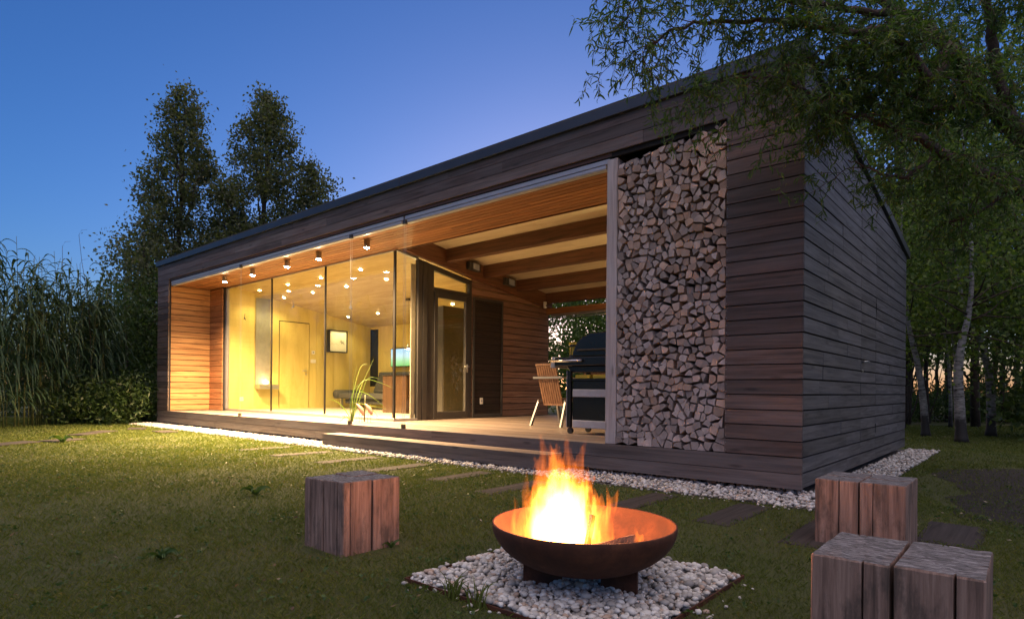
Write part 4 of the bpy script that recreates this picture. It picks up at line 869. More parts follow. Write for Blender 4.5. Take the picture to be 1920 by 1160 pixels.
def bird(u, Z, label, flip):
    b = P(u, 789, Z); b.z = DZ; t = empty('wooden_bird', tuple(b), label, 'ornament', 'wooden birds on wire legs')
    c = b+UP*.21; pr = [(-.10, .115, .006), (-.075, .10, .016), (-.045, .07, .030), (0, .03, .040), (.035, -.02, .038), (.055, -.06, .026), (.06, -.085, .010)]; f = -1 if flip else 1
    m = MB(); m.tube([c+RIGHT*(x*.75)+UP*z for x, z, r in pr], [r for _, _, r in pr], 12); bd = m.build('body', M['pinkwood'], t, smooth=True)
    m = MB(); q = c+RIGHT*.043-UP*.085; m.tube([q+UP*.03, q-UP*.005+RIGHT*.01], [.018, .004], 8); m.build('tail_patch', M['char'], t)
    for d in (-.025, .025):
        m = MB(); m.tube([b+RIGHT*d, b+RIGHT*d*.6+UP*.19], .003, 5); m.build('leg', M['char'], t)
bird(676, 10.42, 'pale pink wooden bird on wire legs, left of the plant stem on the deck', False); bird(692, 10.48, 'pale pink wooden bird on wire legs, right of the plant stem on the deck', False)
# ================================================================== INSIDE
t = empty('wall_fireplace', (-14.0, 2.15, FZ), 'tall grey wall panel with a steel fire shelf holding a small flame', 'fireplace')
m = MB(); m.box(-14.0, 1.94, 1.02, -13.97, 2.335, 3.30); m.build('back_panel', M['slate'], t); m = MB(); m.box(-14.0, 1.94, .90, -13.74, 2.47, 1.02); m.build('fire_shelf', M['steel'], t, bevel=.004)
fc2 = Vector((-13.86, 2.17, 1.02)); sf = flame('shelf_flame', fc2, dict(core=[(0, 0, .05, .05, 1), (0, .05, .05, .045, 1), (0, -.05, .04, .04, 1)], n=16, r=.09, h=.26, w=.022, z0=.01), .008, M['small_flame'], 'small bright flame on the steel shelf inside the house', 9)
lamp('fire_glow', 'POINT', fc2+Vector((.03, 0, .12)), 1.5, (1, .5, .18), sf, .06)
t = empty('framed_picture', (-14.0, 4.37, 2.3), 'black box framed pale drawing on the plywood wall', 'picture')
m = MB()
for a in ((4.06, 1.98, 4.67, 2.01), (4.06, 2.60, 4.67, 2.63), (4.06, 2.01, 4.085, 2.60), (4.645, 2.01, 4.67, 2.60)): m.box(-14.0, a[0], a[1], -13.84, a[2], a[3])
m.build('frame', M['black'], t); m = MB(); m.box(-13.9, 4.085, 2.01, -13.87, 4.645, 2.60); pc = m.build('drawing', M['paper'], t)
m = MB(); rr = random.Random(2)
for i in range(26):
    a = rr.uniform(0, 6.3); r1 = rr.uniform(.02, .04); r2 = r1+rr.uniform(.01, .06); y, z = 4.50, 2.28
    m.tube([(-13.868, y+r1*math.cos(a), z+r1*math.sin(a)), (-13.868, y+r2*math.cos(a), z+r2*math.sin(a))], .002, 4)
for i in range(14): y = 4.12+i*.022; m.tube([(-13.868, y, 2.22+.02*math.sin(i)), (-13.868, y+.03, 2.22+.02*math.sin(i+1.3))], .0014, 4)
m.lathe([(.0005, 0), (.001, 0)], 4, (-13.868, 4.5, 2.28)); m.cbox(-13.8695, 4.485, 2.265, -13.867, 4.515, 2.295, .0008); m.build('ink_marks', M['char'], pc)
t = empty('sofa', (-12.4, 4.6, FZ), 'dark grey sofa bed with bolster against the plywood wall', 'sofa')
m = MB(); m.box(-13.55, 4.15, FZ+.28, -11.3, 5.05, FZ+.44); m.build('seat', M['fabric'], t, bevel=.04, seg=3)
m = MB(); m.tube([(-13.62, 4.12, FZ+.40), (-13.62, 5.02, FZ+.40)], .125, 18); m.build('bolster', M['fabric'], t, smooth=True)
m = MB(); m.prism([(4.98, FZ+.42), (5.10, FZ+.42), (5.32, FZ+1.02), (5.18, FZ+1.06)], -13.0, -11.0, 0); m.build('backrest', M['fabric'], t, bevel=.04, seg=3)
m = MB(); m.box(-13.4, 4.3, FZ+.14, -11.4, 5.0, FZ+.27); m.build('bed_drawer', M['fabric'], t, bevel=.01)
for x in (-13.45, -11.45):
    for y in (4.22, 4.95): m = MB(); m.box(x-.03, y-.03, FZ, x+.03, y+.03, FZ+.28); m.build('leg', M['steel'], t)
m = MB(); m.prism([(4.80, FZ+.45), (4.92, FZ+.45), (5.06, FZ+.78), (4.94, FZ+.80)], -12.8, -12.2, 0); tag(m.build('cushion', M['fabric'], None, (-12.5, 4.9, FZ+.45), bevel=.05, seg=3), 'dark grey cushion leaning on the sofa back', 'cushion')
t = empty('kitchen_counter', (-9.8, 3.5, FZ), 'glossy dark brown counter block behind the glass corner', 'counter')
m = MB(); m.box(-10.22, 3.2, FZ, -9.35, 3.9, FZ+.88); m.build('front', M['gloss_brown'], t, bevel=.004); m = MB(); m.box(-10.26, 3.16, FZ+.885, -9.2, 3.94, FZ+.92); m.build('worktop', M['blackgloss'], t, bevel=.004)
m = MB()
for z in (.03, .40): m.box(-9.345, 3.25, FZ+z, -9.12, 3.88, FZ+z+.02)
m.box(-9.14, 3.25, FZ, -9.12, 3.27, FZ+.88); m.build('open_shelf', M['gloss_brown'], t)
for y, h, l, mm in ((3.35, .26, 'grey storage jar on the lower shelf of the counter', 'greyplastic'), (3.55, .22, 'pale storage jar on the lower shelf of the counter', 'paper')):
    m = MB(); m.lathe([(.0005, 0), (.05, 0), (.055, .05), (.055, h-.05), (.035, h-.02), (.035, h), (.0005, h)], 14, (-9.24, y, FZ+.052)); tag(m.build('storage_jar', M[mm], None, (-9.24, y, FZ+.05), smooth=True), l, 'jar')
t = empty('television', (-12.4, 5.5, 1.85), 'flat television with a bright blue green picture on the back wall', 'television')
m = MB(); m.box(-12.87, 5.50, 1.58, -11.95, 5.55, 2.12); m.box(-12.6, 5.55, 1.75, -12.2, 5.6, 1.95); m.build('casing', M['black'], t, bevel=.006); m = MB(); m.box(-12.85, 5.497, 1.60, -11.97, 5.4995, 2.10); m.build('screen', M['tv'], t)
t = empty('tall_cabinet', (-8.5, 3.8, FZ), 'tall dark cabinet seen through the glazed terrace door', 'cabinet')
m = MB(); m.box(-8.95, 3.47, FZ, -8.42, 4.14, 2.80); m.build('carcass', M['darkcab'], t, bevel=.004); m = MB(); m.box(-8.418, 3.48, FZ+.08, -8.40, 4.13, 2.5); m.build('front_door', M['darkcab'], t, bevel=.003)
# ================================================================== PLANTS
def leafquads(pos, L, W_, droop=.4, g=RNG, dirs=None):
    n = len(pos); d = g.normal(0, 1, (n, 3)) if dirs is None else dirs; d[:, 2] -= droop; d = nrm(d)
    s = nrm(np.cross(d, g.normal(0, 1, (n, 3)))); nn = np.cross(d, s)
    Ls = (L*g.uniform(.65, 1.25, n))[:, None]; Ws = (W_*g.uniform(.7, 1.2, n))[:, None]
    a = pos; b = pos+d*Ls*.45+s*Ws*.5+nn*Ls*.06; c = pos+d*Ls-nn*Ls*.05; e = pos+d*Ls*.45-s*Ws*.5+nn*Ls*.06
    V = np.stack([a, b, c, e], 1).reshape(-1, 3); F = np.arange(4*n).reshape(n, 4); return V, F
def leafstrips(pos, dirs, L, W_, g=RNG, curl=.5):
    """narrow curling leaves: three quads each"""
    n = len(pos); d = nrm(dirs); s = nrm(np.cross(d, g.normal(0, 1, (n, 3)))); Ls = (L*g.uniform(.6, 1.3, n))[:, None]; Ws = (W_*g.uniform(.8, 1.2, n))[:, None]
    bend = nrm(np.cross(s, d))*g.choice([-1, 1], n)[:, None]; cu = g.uniform(.1, curl, n)[:, None]; tw = g.normal(0, .35, (n, 1))
    rows = []; p = pos
    for t, w in ((0, .25), (.33, 1), (.7, .8), (1, .1)):
        q = pos+d*Ls*t+bend*Ls*cu*np.sin(t*2.6)*.55-np.array([0, 0, 1.])*Ls*.18*t*t; ss = nrm(s+bend*tw*t*2)
        rows.append((q-ss*Ws*w*.5, q+ss*Ws*w*.5))
    V = np.stack([x for r in rows for x in r], 1).reshape(-1, 3)
    b = (np.arange(n)*8)[:, None]; F = np.concatenate([b+np.array([[0, 1, 3, 2]]), b+np.array([[2, 3, 5, 4]]), b+np.array([[4, 5, 7, 6]])]); return V, F
def wig(p0, p1, n, amp, r):
    p0, p1 = Vector(p0), Vector(p1); out = []; o = Vector((0, 0, 0))
    for i in range(n):
        t = i/(n-1); o = o*.6+Vector((r.gauss(0, amp), r.gauss(0, amp), r.gauss(0, amp)*.6)); out.append(p0.lerp(p1, t)+o*math.sin(PI*min(1, t*1.15+.05))) if 0 < i < n-1 else out.append(p0.lerp(p1, t))
    return out
def taper(n, a, b): return [a+(b-a)*i/(n-1) for i in range(n)]
def tree(label, base, H, crown, nclump, nleaf, L, W_, mat, bark, seed, tr=.12, spread=.45, group=None, name='tree', cat='tree', lean=(0, 0), limbs=14, z0=.2, droop=.4):
    """crown(t) -> radius at height fraction t"""
    r = random.Random(seed); g = np.random.default_rng(seed); bx, by, bz = base
    t = empty(name, base, label, cat, group); top = Vector((bx+lean[0], by+lean[1], bz+H*.97))
    pts = wig((bx, by, bz-.1), top, 10, .05*H/8, r); m = MB(); m.tube(pts, taper(10, tr, tr*.12), 9)
    cl = []; tries = 0
    while len(cl) < nclump and tries < 20000:
        tries += 1; h = r.uniform(z0, 1.0); R = crown(h)
        if r.random() > R/max(crown(q/20) for q in range(21))*1.0+.12: continue
        a = r.uniform(0, 2*PI); q = R*math.sqrt(r.uniform(.06, 1)); c = pts[min(9, int(h*9.3))]
        cl.append(Vector((c.x+q*math.cos(a), c.y+q*math.sin(a), bz+h*H)))
    for c in r.sample(cl, min(limbs, len(cl))):
        h = max(.1, (c.z-bz)/H-.22); s = pts[min(9, int(h*9.3))]; pp = wig(s, c, 6, .04*H/8, r); m.tube(pp, taper(6, tr*.32, tr*.05), 5)
    m.build('trunk', bark, t, smooth=True)
    C = np.array([tuple(c) for c in cl]); per = nleaf//len(cl); sz = g.uniform(.5, 1.25, len(C))*spread
    pos = np.repeat(C, per, 0)+g.normal(0, 1, (len(C)*per, 3))*np.repeat(sz, per)[:, None]*np.array([1, 1, 1.15])
    V, F = leafquads(pos, L, W_, droop, g); fast('crown', V, F, mat, t); return t
def at(u, v, Z, z=0): q = P(u, v, Z); return (q.x, q.y, z)
# tall poplars behind the house on the left
pop = lambda w: (lambda h: w*(1-abs(h-.30)/.75)**.8 if h < .98 else w*.06)
def popl(w): return lambda h: max(.05, w*min(1, (h+.12)/.28)*(1-h**4)**.9+.12*w)
tree('left slender poplar with dark grey green leaves behind the house', at(322, 700, 22), 11.7, popl(1.45), 340, 27000, .135, .08, M['leaf_poplar'], M['bark'], 21, .16, .21, 'poplars behind the house', 'poplar_tree', lean=(.35, .25), z0=.10, limbs=30)
tree('broad tall poplar rising behind the long roof', at(496, 700, 22), 11.6, popl(1.7), 380, 31000, .135, .08, M['leaf_poplar'], M['bark'], 22, .18, .21, 'poplars behind the house', 'poplar_tree', z0=.10, limbs=30)
tree('lower right stem of the poplars, its top just above the roof', at(588, 700, 22.5), 9.3, popl(1.2), 230, 18000, .135, .08, M['leaf_poplar'], M['bark'], 23, .13, .24, 'poplars behind the house', 'poplar_tree', z0=.10, limbs=20)
tree('small leaning poplar left of the broad one', at(432, 700, 22), 8.6, popl(.75), 130, 8500, .135, .08, M['leaf_poplar'], M['bark'], 24, .12, .24, 'poplars behind the house', 'poplar_tree', z0=.10, limbs=20)
tree('low leafy poplar at the left end of the house', at(268, 700, 20), 6.6, lambda h: 1.5*(1-h**3)+.2, 150, 13500, .125, .072, M['leaf_poplar'], M['bark'], 25, .1, .3, 'poplars behind the house', 'poplar_tree', z0=.08)
# dark bushes at the left behind the reeds
rnd = lambda w: (lambda h: w*math.sqrt(max(0.02, 1-(2*h-.9)**2)))
for i, (u, Z, H, w, l) in enumerate(((235, 18, 3.9, 1.5, 'dark bush between the reeds and the house'), (150, 19.5, 3.2, 1.6, 'dark bush behind the thinning end of the reeds'), (60, 20, 3.4, 1.8, 'dark bush behind the dense reeds'), (-40, 19, 3.4, 1.8, 'dark bush at the far left behind the reeds'), (290, 19, 4.4, 1.2, 'dark bush close to the left wall of the house'))):
    tree(l, at(u, 700, Z), H, rnd(w), 110, 6500, .12, .06, M['leaf_wood'], M['bark'], 40+i, .06, .32, 'dark bushes on the left', 'bush', 'bush', z0=.06)
for i, (u, Z, H, w, l) in enumerate(((245, 15.6, 1.15, 1.1, 'low ferny shrub beside the left end of the house'), (160, 15.0, .95, .9, 'low ferny shrub at the foot of the reeds'), (285, 16.4, 1.4, .6, 'low shrub against the left corner of the house'))):
    tree(l, at(u, 700, Z), H, rnd(w), 90, 3400, .13, .045, M['leaf_shrub'], M['bark'], 60+i, .025, .16, 'low shrubs on the left', 'shrub', 'shrub', z0=.05, droop=.1)
# giant reeds
def reed(seed, H, nl):
    r = random.Random(seed); t = empty('reed', (0, 0, 0)); lx, ly = r.uniform(-.18, .18), r.uniform(-.18, .18)
    f = lambda q: Vector((lx*q*q*H*.5, ly*q*q*H*.5, q*H)); m = MB(); m.tube([f(q/9) for q in range(10)], taper(10, .013, .004), 6); m.build('stalk', M['stalk'], t, smooth=True)
    m = MB()
    for i in range(nl):
        q = .16+.83*(i/nl)**.85; b = f(q); a = i*2.4+r.uniform(-.7, .7); L = r.uniform(.5, .85)*(1-.3*max(0, q-.8)/.2); up = r.uniform(.5, 1.1); w = r.uniform(.05, .078); d = Vector((math.cos(a), math.sin(a), 0)); s = Vector((-d.y, d.x, 0))
        vs = []; k_ = 6; fold = r.uniform(.4, 1.4)
        for j in range(k_+1):
            tt = j/k_; p = b+d*(L*(tt*.85-.15*tt*tt))+UP*(L*(up*tt-(up+fold)*tt*tt*.75)); ww = w*(.55+1.2*tt*(1-tt))*(1-tt**3)+.001; vs += [p-s*ww/2, p+UP*(-ww*.25), p+s*ww/2]
        m.add(vs, [g_ for j in range(k_) for g_ in ((3*j, 3*j+1, 3*j+4, 3*j+3), (3*j+1, 3*j+2, 3*j+5, 3*j+4))])
    m.build('leaves', M['leaf_reed'], t); return t
LR = 'tall green reed with long arching leaves in the dense clump at the left'; LT = 'thin sparse reed standing at the right end of the reed clump'
protos = [reed(i, 3.75+.16*(i % 4), 22+i % 5) for i in range(7)]; used = [0]*7; rr = random.Random(8)
def put(i, x, y, s, lab):
    o = protos[i] if not used[i] else copy_tree(protos[i]); used[i] = 1
    o.location = (x, y, 0); o.rotation_euler = (0, 0, rr.uniform(0, 6.28)); o.scale = (1, 1, s); tag(o, lab, 'reed', 'giant reeds at the left')
for j in range(92):
    s, d = rr.uniform(0, 1), rr.uniform(0, 1)**1.3*2.3; A = Vector((-14.1, -4.7, 0)); B_ = Vector((-16.75, -.95, 0)); q = A.lerp(B_, s)+FWD*d+Vector((-.2, .0, 0))
    put(rr.randrange(7), q.x, q.y, rr.uniform(.80, 1.04)*(1.0-.12*max(0, s-.75)/.25), LR)
for j, (u, Z, s) in enumerate(((150, 15.2, .98), (168, 15.4, 1.0), (178, 15.8, .9), (160, 16, .85), (190, 15.6, .93), (200, 15.8, .8))): q = at(u, 700, Z); put(rr.randrange(7), q[0], q[1], s, LT)
for t, (u0, v0, u1, v1, Z) in enumerate(((186, 780, 148, 440, 15.5), (160, 780, 150, 495, 15.7), (118, 700, 117, 462, 15))):
    a, b = P(u0, v0, Z), P(u1, v1, Z); a.z = max(a.z, 0) if t else 0; a.z = 0; r2 = random.Random(t); m = MB(); m.tube(wig(a, b, 8, .03, r2)+[b+Vector((.02, .05, .12)), b+Vector((.1, .15, .14))], taper(10, .012, .002), 5)
    tag(m.build('dry_reed', M['bark_red'], None, tuple(a)), ('tallest bare dry reed leaning left over the clump', 'bare dry reed beside the tallest one', 'short bare dry reed tip above the leaves')[t], 'reed', 'dry reed stems')
# birches on the right
def birch(pts, r0, crownc, label, seed, nleaf=4300):
    r = random.Random(seed); g = np.random.default_rng(seed); base = Vector(pts[0]); t = empty('birch_tree', tuple(base), label, 'birch', 'birches beside the house')
    m = MB(); n = len(pts); dense = []
    for i in range(n-1):
        p0, p1, p2, p3 = [Vector(pts[max(0, min(n-1, i+j))]) for j in (-1, 0, 1, 2)]
        for s in range(5): q = s/5; dense.append(.5*((2*p1)+(p2-p0)*q+(2*p0-5*p1+4*p2-p3)*q*q+(3*p1-p0-3*p2+p3)*q**3))
    dense.append(Vector(pts[-1])); N_ = len(dense); rad = [r0*.66*(1.3 if i == 0 else 1.1 if i == 1 else 1)*(1-.86*i/(N_-1)) for i in range(N_)]; m.tube(dense, rad, 10)
    top = dense[-1]; cl = []; mb2 = MB()
    for i in range(crownc[0]):
        q = dense[int(N_*r.uniform(.45, .99))]; a = r.uniform(0, 2*PI); R = crownc[1]*math.sqrt(r.uniform(.05, 1)); e = q+Vector((R*math.cos(a), R*math.sin(a), r.uniform(-.5, 1.0))); cl.append(e)
        if i % 2 == 0: mb2.tube(wig(q, e, 6, .09, r), taper(6, r0*.13, .003), 5)
    m.build('trunk', M['birch'], t, smooth=True); mb2.build('branches', M['bark'], t, smooth=True)
    C = np.array([tuple(c) for c in cl]); per = nleaf//len(cl); pos = np.repeat(C, per, 0)+g.normal(0, 1, (len(C)*per, 3))*.34; V, F = leafquads(pos, .085, .062, .5, g); fast('crown', V, F, M['leaf_birch'], t)
def bp(Z, *uv): q = [P(u, v, Z) for u, v in uv]; q[0].z = 0; return [tuple(x) for x in q]
birch(bp(13.2, (1736, 818), (1732, 760), (1722, 690), (1706, 620), (1698, 560), (1690, 440), (1700, 250)), .125, (60, 1.7), 'leaning birch trunk nearest the rear corner of the house', 71)
birch(bp(11.6, (1803, 830), (1799, 760), (1797, 690), (1804, 640), (1816, 590), (1822, 520), (1818, 380), (1800, 220)), .155, (70, 1.7), 'straight thick birch in the middle of the birch group, dark at its foot', 72, 6500)
birch(bp(13.3, (1858, 818), (1858, 750), (1852, 690), (1838, 640), (1822, 615), (1806, 570), (1790, 470), (1770, 330)), .145, (60, 1.8), 'birch with a strongly bent white trunk at the right', 73)
birch(bp(16.5, (1782, 803), (1782, 740), (1777, 660), (1768, 610), (1760, 540), (1760, 330)), .075, (50, 1.6), 'thin birch stem behind the others', 74)
birch(bp(14.5, (1800, 812), (1792, 720), (1790, 660), (1783, 610), (1778, 540), (1772, 380)), .075, (50, 1.6), 'slim birch just behind the thick middle birch', 75)
# dark woodland behind, right
rr = random.Random(31)
tall = lambda w: (lambda h: .35*w if h < .25 else w*math.sqrt(max(.05, 1-((h-.62)/.45)**2)))
for i in range(30):
    Z = rr.uniform(18, 27); u = rr.uniform(1660, 2010); b = at(u, 700, Z); H = rr.uniform(8, 10.5)
    lab = 'thin dark woodland tree behind the birches on the right'
    tree(lab, b, H, (lambda w: (lambda h: .02 if h < .2 else w*(.6 if h < .3 else 1)))(1.5), 26, 1100, .17, .11, M['leaf_wood'], M['bark'], 100+i, .075, .45, 'thin dark trees in the wood on the right', 'woodland_tree', lean=(rr.uniform(-.4, .4), rr.uniform(-.3, .3)), z0=.24, limbs=5)
for i, (u, Z, H, w, l) in enumerate(((1575, 17, 10.5, 2.2, 'tall leafy tree rising behind the roof beside the willow'), (1690, 16, 11, 2.3, 'tall leafy tree behind the rear corner of the house'), (1830, 17, 11.5, 2.4, 'tall leafy tree behind the birches'), (1960, 16, 11, 2.4, 'tall leafy tree at the right edge behind the willow branch'))):
    tree(l, at(u, 700, Z), H, tall(w), 150, 6500, .13, .085, M['leaf_birch'], M['bark'], 140+i, .12, .42, 'tall leafy trees behind the house', 'broadleaf_tree', z0=.3)
for u, Z, w, l in ((2075, 12, 1.9, 'dense dark tree added at the right edge, beyond the last birch'),):  # edge of the wood, added to block low light on the side wall
    tree(l, at(u, 700, Z), 5.2, rnd(w), 150, 11000, .13, .085, M['leaf_wood'], M['bark'], 210+int(Z), .1, .42, 'dense trees right of the birches', 'broadleaf_tree', z0=.06)
for i in range(9):
    u = 1690+i*34+rr.uniform(-10, 10); Z = rr.uniform(19, 23)
    tree('low undergrowth bush at the foot of the wood on the right', at(u, 700, Z), rr.uniform(.7, 1.5), rnd(1.1), 40, 1900, .10, .06, M['leaf_wood'], M['bark'], 160+i, .02, .2, 'undergrowth bushes on the right', 'bush', 'bush', z0=.1)
# trees seen through the terrace
for i, (x, y, H, w, l) in enumerate(((-9.6, 12.5, 5.4, 1.9, 'dense green tree seen through the open back of the terrace, behind the barbecue lid'), (-11.8, 13.5, 5.6, 2.0, 'dense green tree seen through the open back of the terrace, next to the timber wall'), (-8.0, 11.5, 4.6, 1.4, 'low green tree behind the terrace, mostly hidden by the post'))):
    tree(l, (x, y, 0), H, rnd(w), 190, 16000, .13, .085, M['leaf_birch'], M['bark'], 180+i, .09, .3, 'trees behind the terrace', 'garden_tree', z0=.08)
# corkscrew willow over the right corner
wt = empty('corkscrew_willow', (2.75, 1.9, 0), 'corkscrew willow whose twisted branches hang over the corner of the roof', 'willow')
r = random.Random(77); g = np.random.default_rng(77); m = MB()
fork = Vector((2.72, 1.35, 2.2)); m.tube(wig((2.75, 1.9, -.1), fork, 6, .03, r), taper(6, .20, .15), 10)
LIMB = [([fork, P(1990, 400, 5.4), P(1905, 345, 5.1), P(1830, 322, 4.9), P(1760, 285, 4.8), P(1690, 245, 4.8), P(1640, 230, 4.9)], .075, .02),
        ([fork, P(2000, 330, 5.4), P(1900, 235, 5.1), P(1850, 190, 5.0), P(1810, 130, 4.9), P(1775, 85, 4.8), P(1700, 30, 4.8), P(1600, -20, 4.8), P(1470, -20, 4.7)], .095, .018),
        ([P(1775, 85, 4.8), P(1750, 150, 4.7), P(1700, 90, 4.6), P(1660, 55, 4.6), P(1600, 60, 4.6), P(1500, 45, 4.5), P(1380, 40, 4.5), P(1270, 55, 4.5), P(1210, 90, 4.5)], .045, .006),
        ([P(1700, 30, 4.8), P(1560, 15, 4.5), P(1430, -10, 4.4), P(1300, -20, 4.4), P(1190, 0, 4.4)], .03, .005),
        ([P(1690, 245, 4.8), P(1600, 215, 4.7), P(1540, 195, 4.7), P(1470, 150, 4.6), P(1390, 150, 4.6), P(1300, 175, 4.6)], .022, .005),
        ([P(1900, 235, 5.1), P(1860, 90, 5.0), P(1850, 10, 5.0), P(1800, -60, 4.9)], .05, .02),
        ([fork, P(2050, 250, 5.2), P(1980, 60, 5.0), P(1900, -40, 4.8)], .07, .02),
        ([P(1905, 345, 5.1), P(1830, 400, 5.2), P(1760, 420, 5.3)], .02, .005),
        ([P(1760, 285, 4.8), P(1700, 330, 4.8), P(1640, 320, 4.8), P(1590, 300, 4.8)], .018, .004),
        ([P(1850, 190, 5.0), P(1760, 200, 4.9), P(1680, 160, 4.8), P(1600, 130, 4.7), P(1520, 110, 4.7)], .03, .006)]
limbs = []
for pts_, a, b in LIMB:
    pts_ = [Vector(q) for q in pts_]; n = len(pts_); dense = []
    for i in range(n-1):
        p0, p1, p2, p3 = pts_[max(i-1, 0)], pts_[i], pts_[i+1], pts_[min(i+2, n-1)]
        for s in range(6): q = s/6; dense.append(.5*((2*p1)+(p2-p0)*q+(2*p0-5*p1+4*p2-p3)*q*q+(3*p1-p0-3*p2+p3)*q**3)+Vector((r.gauss(0, .008), r.gauss(0, .008), r.gauss(0, .012))))
    dense.append(pts_[-1]); m.tube(dense, taper(len(dense), a, b), 8); limbs.append(dense)
LP, LD = [], []
def twig(p, d, L, rad, lv):
    """a wandering, drooping shoot; leaves along it"""
    n = max(6, int(L/.042)); q = p.copy(); d = d.normalized(); pts_ = [q.copy()]; ax = Vector((r.gauss(0, 1), r.gauss(0, 1), r.gauss(0, .4))).normalized(); ph = r.uniform(0, 6)
    for i in range(n):
        d = (d+ax*.55*math.sin(ph+i*1.05)+Vector((r.gauss(0, .10), r.gauss(0, .10), -.055+r.gauss(0, .08)))).normalized(); q = q+d*(L/n); pts_.append(q.copy())
        if i > 0:
            for _ in range(lv):
                e = nrmv(d*.6+Vector((r.gauss(0, .8), r.gauss(0, .8), r.gauss(0, .6)-.35))); LP.append(tuple(q)); LD.append(tuple(e))
    m.tube(pts_, taper(len(pts_), rad, .0011), 4, False); return pts_
def nrmv(v): return v.normalized() if v.length > 1e-6 else Vector((0, 0, -1))
dens = [24, 34, 50, 40, 30, 24, 26, 10, 6, 36]
for li, dense in enumerate(limbs):
    for s in range(dens[li]):
        i = int(len(dense)*(.30 if li in (0, 1, 6) else .1)+len(dense)*r.random()*(.70 if li in (0, 1, 6) else .9)); i = min(i, len(dense)-1); p0 = dense[i]; d = Vector((r.gauss(0, .8), r.gauss(0, .8), r.gauss(.0, .55)))-RIGHT*.35
        a = twig(p0, d, r.uniform(.28, .56), .005, 2)
        for b in range(r.randint(4, 6)):
            q = a[r.randint(2, len(a)-1)]; twig(q, Vector((r.gauss(0, .8), r.gauss(0, .8), r.gauss(-.25, .5)))-RIGHT*.2, r.uniform(.16, .36), .0024, 3)
for u, v, Z, L in ((1300, 190, 4.6, .55), (1390, 160, 4.6, .8), (1470, 170, 4.6, .9), (1340, 170, 4.6, .75), (1240, 110, 4.5, .5), (1430, 240, 4.6, .75), (1520, 200, 4.7, .6), (1580, 230, 4.7, .5), (1270, 200, 4.55, .5), (1210, 120, 4.5, .35), (1190, 60, 4.5, .3), (1350, 230, 4.6, .5)):
    for b in range(2): twig(P(u+r.uniform(-15, 15), v+r.uniform(-10, 10), Z), Vector((r.gauss(0, .3), r.gauss(0, .3), -.5))-RIGHT*.1, L*r.uniform(.4, .85), .0026, 2)
m.build('trunk', M['bark_red'], wt, smooth=True)
V, F = leafstrips(np.array(LP)+g.normal(0, .008, (len(LP), 3)), np.array(LD), .062, .0115, g, 1.1); fast('crown', V, F, M['leaf_willow'], wt)
# ------------------------------------------------------------------ lawn
EX = [(-15.5, -.57, .43, 6.2), (-.78, -3.86, .46, -2.68), (-1.76, -3.82, -1.35, -3.41), (.51, -1.64, 1.01, -1.16), (.97, -3.55, 1.46, -3.1)]
def lawn_pos(n, zmin, zmax, g): return lawn_pos_at(np.sqrt(g.uniform(zmin**2, zmax**2, n)), g)
def lawn_pos_at(Z, g):
    n = len(Z); X = g.uniform(-.90, .90, n)*Z; x = CAM.x+RIGHT.x*X+FWD.x*Z; y = CAM.y+RIGHT.y*X+FWD.y*Z
    ok = np.ones(n, bool)
    for a, b, c, d in EX: ok &= ~((x > a) & (x < c) & (y > b) & (y < d))
    ok &= ~((((x-2.1)/1.5)**2+((y-2.1)/2.4)**2 < 1) & (g.random(n) < .72))
    for cx, cy, w, h, a in PAV:
        dx, dy = x-cx, y-cy; c, s = math.cos(-a), math.sin(-a); ok &= ~((abs(dx*c-dy*s) < w-.045*g.random(n)) & (abs(dx*s+dy*c) < h-.07*g.random(n)))
    ok &= g.random(n) < .45+.55*np.clip(np.sin(x*1.3+y*.7)*.5+np.sin(x*2.9-y*2.1+1)*.35+np.sin(x*7+y*5)*.3+.55, 0, 1)
    for a, b, c, d in EX[2:]: q = np.hypot((x-(a+c)/2)/(c-a), (y-(b+d)/2)/(d-b)); ok &= (q > .85) | (g.random(n) < .35)
    return np.stack([x[ok], y[ok], np.zeros(ok.sum())], 1), Z[ok]
g = np.random.default_rng(5)
def lawn_uniform(n, zmin, zmax):
    Z = g.uniform(zmin, zmax, n); return lawn_pos_at(Z, g)
p_, Z = lawn_uniform(620000, 2.0, 17.5); n = len(p_); a = g.uniform(0, 2*PI, n); hh = (.019+.0009*Z)*g.uniform(.45, 1.3, n); ww = .00078*Z*g.uniform(.7, 1.3, n); l = g.normal(0, .75, (n, 2))*hh[:, None]*.8
s_ = np.stack([np.cos(a), np.sin(a), np.zeros(n)], 1)*ww[:, None]*.5; mid = p_+np.stack([l[:, 0]*.35, l[:, 1]*.35, hh*.62], 1); tip = p_+np.stack([l[:, 0], l[:, 1], hh], 1)
VV, FF = [np.stack([p_-s_, p_+s_, mid+s_*.8, tip], 1).reshape(-1, 3)], [np.arange(4*n).reshape(n, 4)]
m_, nt_, b_2, o_2 = M['grass'], M['grass'].node_tree, None, None
rp = [q for q in nt_.nodes if q.type == 'VALTORGB'][0]; gi = [q for q in nt_.nodes if q.type == 'NEW_GEOMETRY'][0]
tc_ = N(nt_, 'TexCoord'); n_ = N(nt_, 'TexNoise', i_Scale=1.3, i_Detail=5, i_Roughness=.65); nt_.links.new(tc_.outputs['Object'], n_.inputs['Vector'])
nt_.links.new(mth(nt_, 'ADD', mth(nt_, 'MULTIPLY', gi.outputs['Random Per Island'], .62), mth(nt_, 'MULTIPLY', mth(nt_, 'SUBTRACT', n_.outputs['Fac'], .28), .85)), rp.inputs[0])
tag(fast('grass', np.concatenate(VV), np.concatenate(FF), M['grass']), 'short patchy lawn grass in front of the house', 'grass', None, 'stuff')
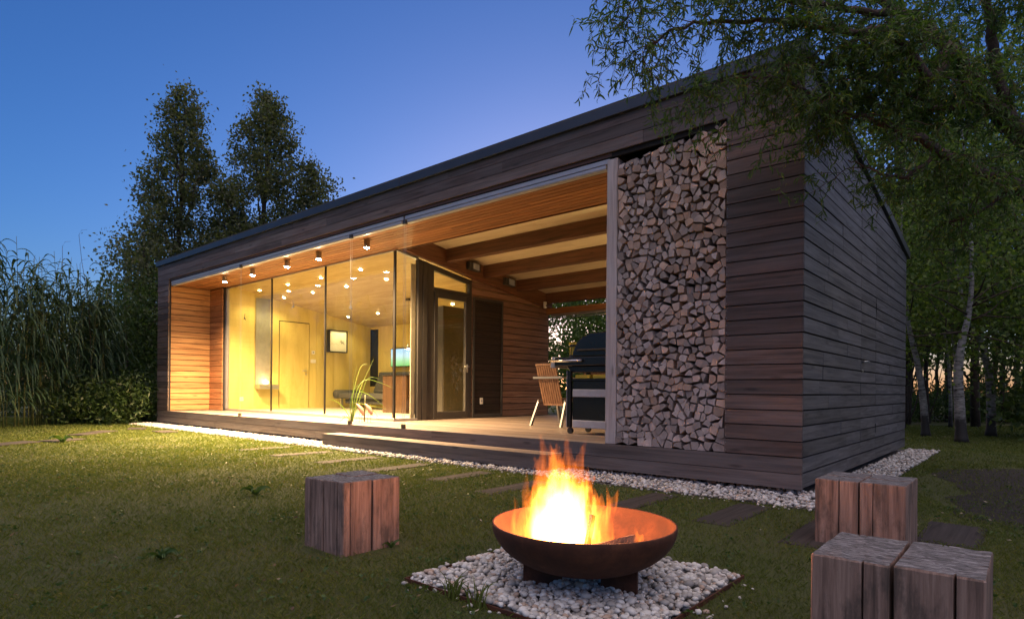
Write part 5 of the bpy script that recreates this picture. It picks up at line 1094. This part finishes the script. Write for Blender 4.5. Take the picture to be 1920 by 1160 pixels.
p_, Z = lawn_pos(2600, 2.2, 10, g); q = np.repeat(p_, 5, 0)+g.normal(0, .018, (len(p_)*5, 3))*[1, 1, 0]; q[:, 2] = g.uniform(.015, .035, len(q)); d = g.normal(0, 1, q.shape); d[:, 2] = .12
v, f = leafquads(q, .020, .016, 0, g, d); tag(fast('clover', v, f, M['clover']), 'low clover and broad weeds scattered through the lawn', 'weeds', None, 'stuff')
p_, Z = lawn_pos(1500, 2.2, 14, g); p_[:, 2] = g.uniform(.02, .045, len(p_)); d = g.normal(0, 1, p_.shape); d[:, 2] *= .25
v, f = leafquads(p_, .032, .014, 0, g, d); tag(fast('fallen_leaves', v, f, M['deadleaf']), 'small dry leaves and straw scattered over the lawn', 'leaves', None, 'stuff')
def weed(x, y, s, label, n=9, seed=1):
    r = random.Random(seed); m = MB()
    for i in range(n):
        a = i*2.4+r.uniform(-.3, .3); d = Vector((math.cos(a), math.sin(a), 0)); L = s*r.uniform(.7, 1.1); b = Vector((x, y, 0))
        blade(m, [b, b+d*L*.35+UP*L*.45, b+d*L*.75+UP*L*.55, b+d*L+UP*L*.35], s*.22)
    tag(m.build('broadleaf_weed', M['clover'], None, (x, y, 0)), label, 'weed', 'broadleaf weeds in the lawn')
weed(-2.04, -4.5, .10, 'broadleaf weed clump in the dark lawn left of the fire', 11, 3); weed(-1.33, -3.50, .07, 'weed sprouting at the foot of the seat left of the fire', 5, 4); weed(-10.6, -3.0, .20, 'weed clump beside the raised slab on the left', 8, 5); weed(-3.6, -3.2, .13, 'weed clump in the middle of the lawn', 8, 6)
def tuft(x, y, label, seed):
    r = random.Random(seed); m = MB()
    for i in range(26):
        a = r.uniform(0, 6.28); d = Vector((math.cos(a), math.sin(a), 0)); L = r.uniform(.05, .13); b = Vector((x+r.gauss(0, .02), y+r.gauss(0, .02), 0)); blade(m, [b, b+d*L*.2+UP*L*.7, b+d*L*.6+UP*L*.95], .005)
    tag(m.build('grass_tuft', M['grass'], None, (x, y, 0)), label, 'grass tuft', 'grass tufts at the pebble bed')
tuft(-.42, -3.86, 'longer grass tuft growing over the near edge of the pebble bed', 1); tuft(-.25, -3.87, 'small grass tuft at the middle of the near pebble edge', 3)
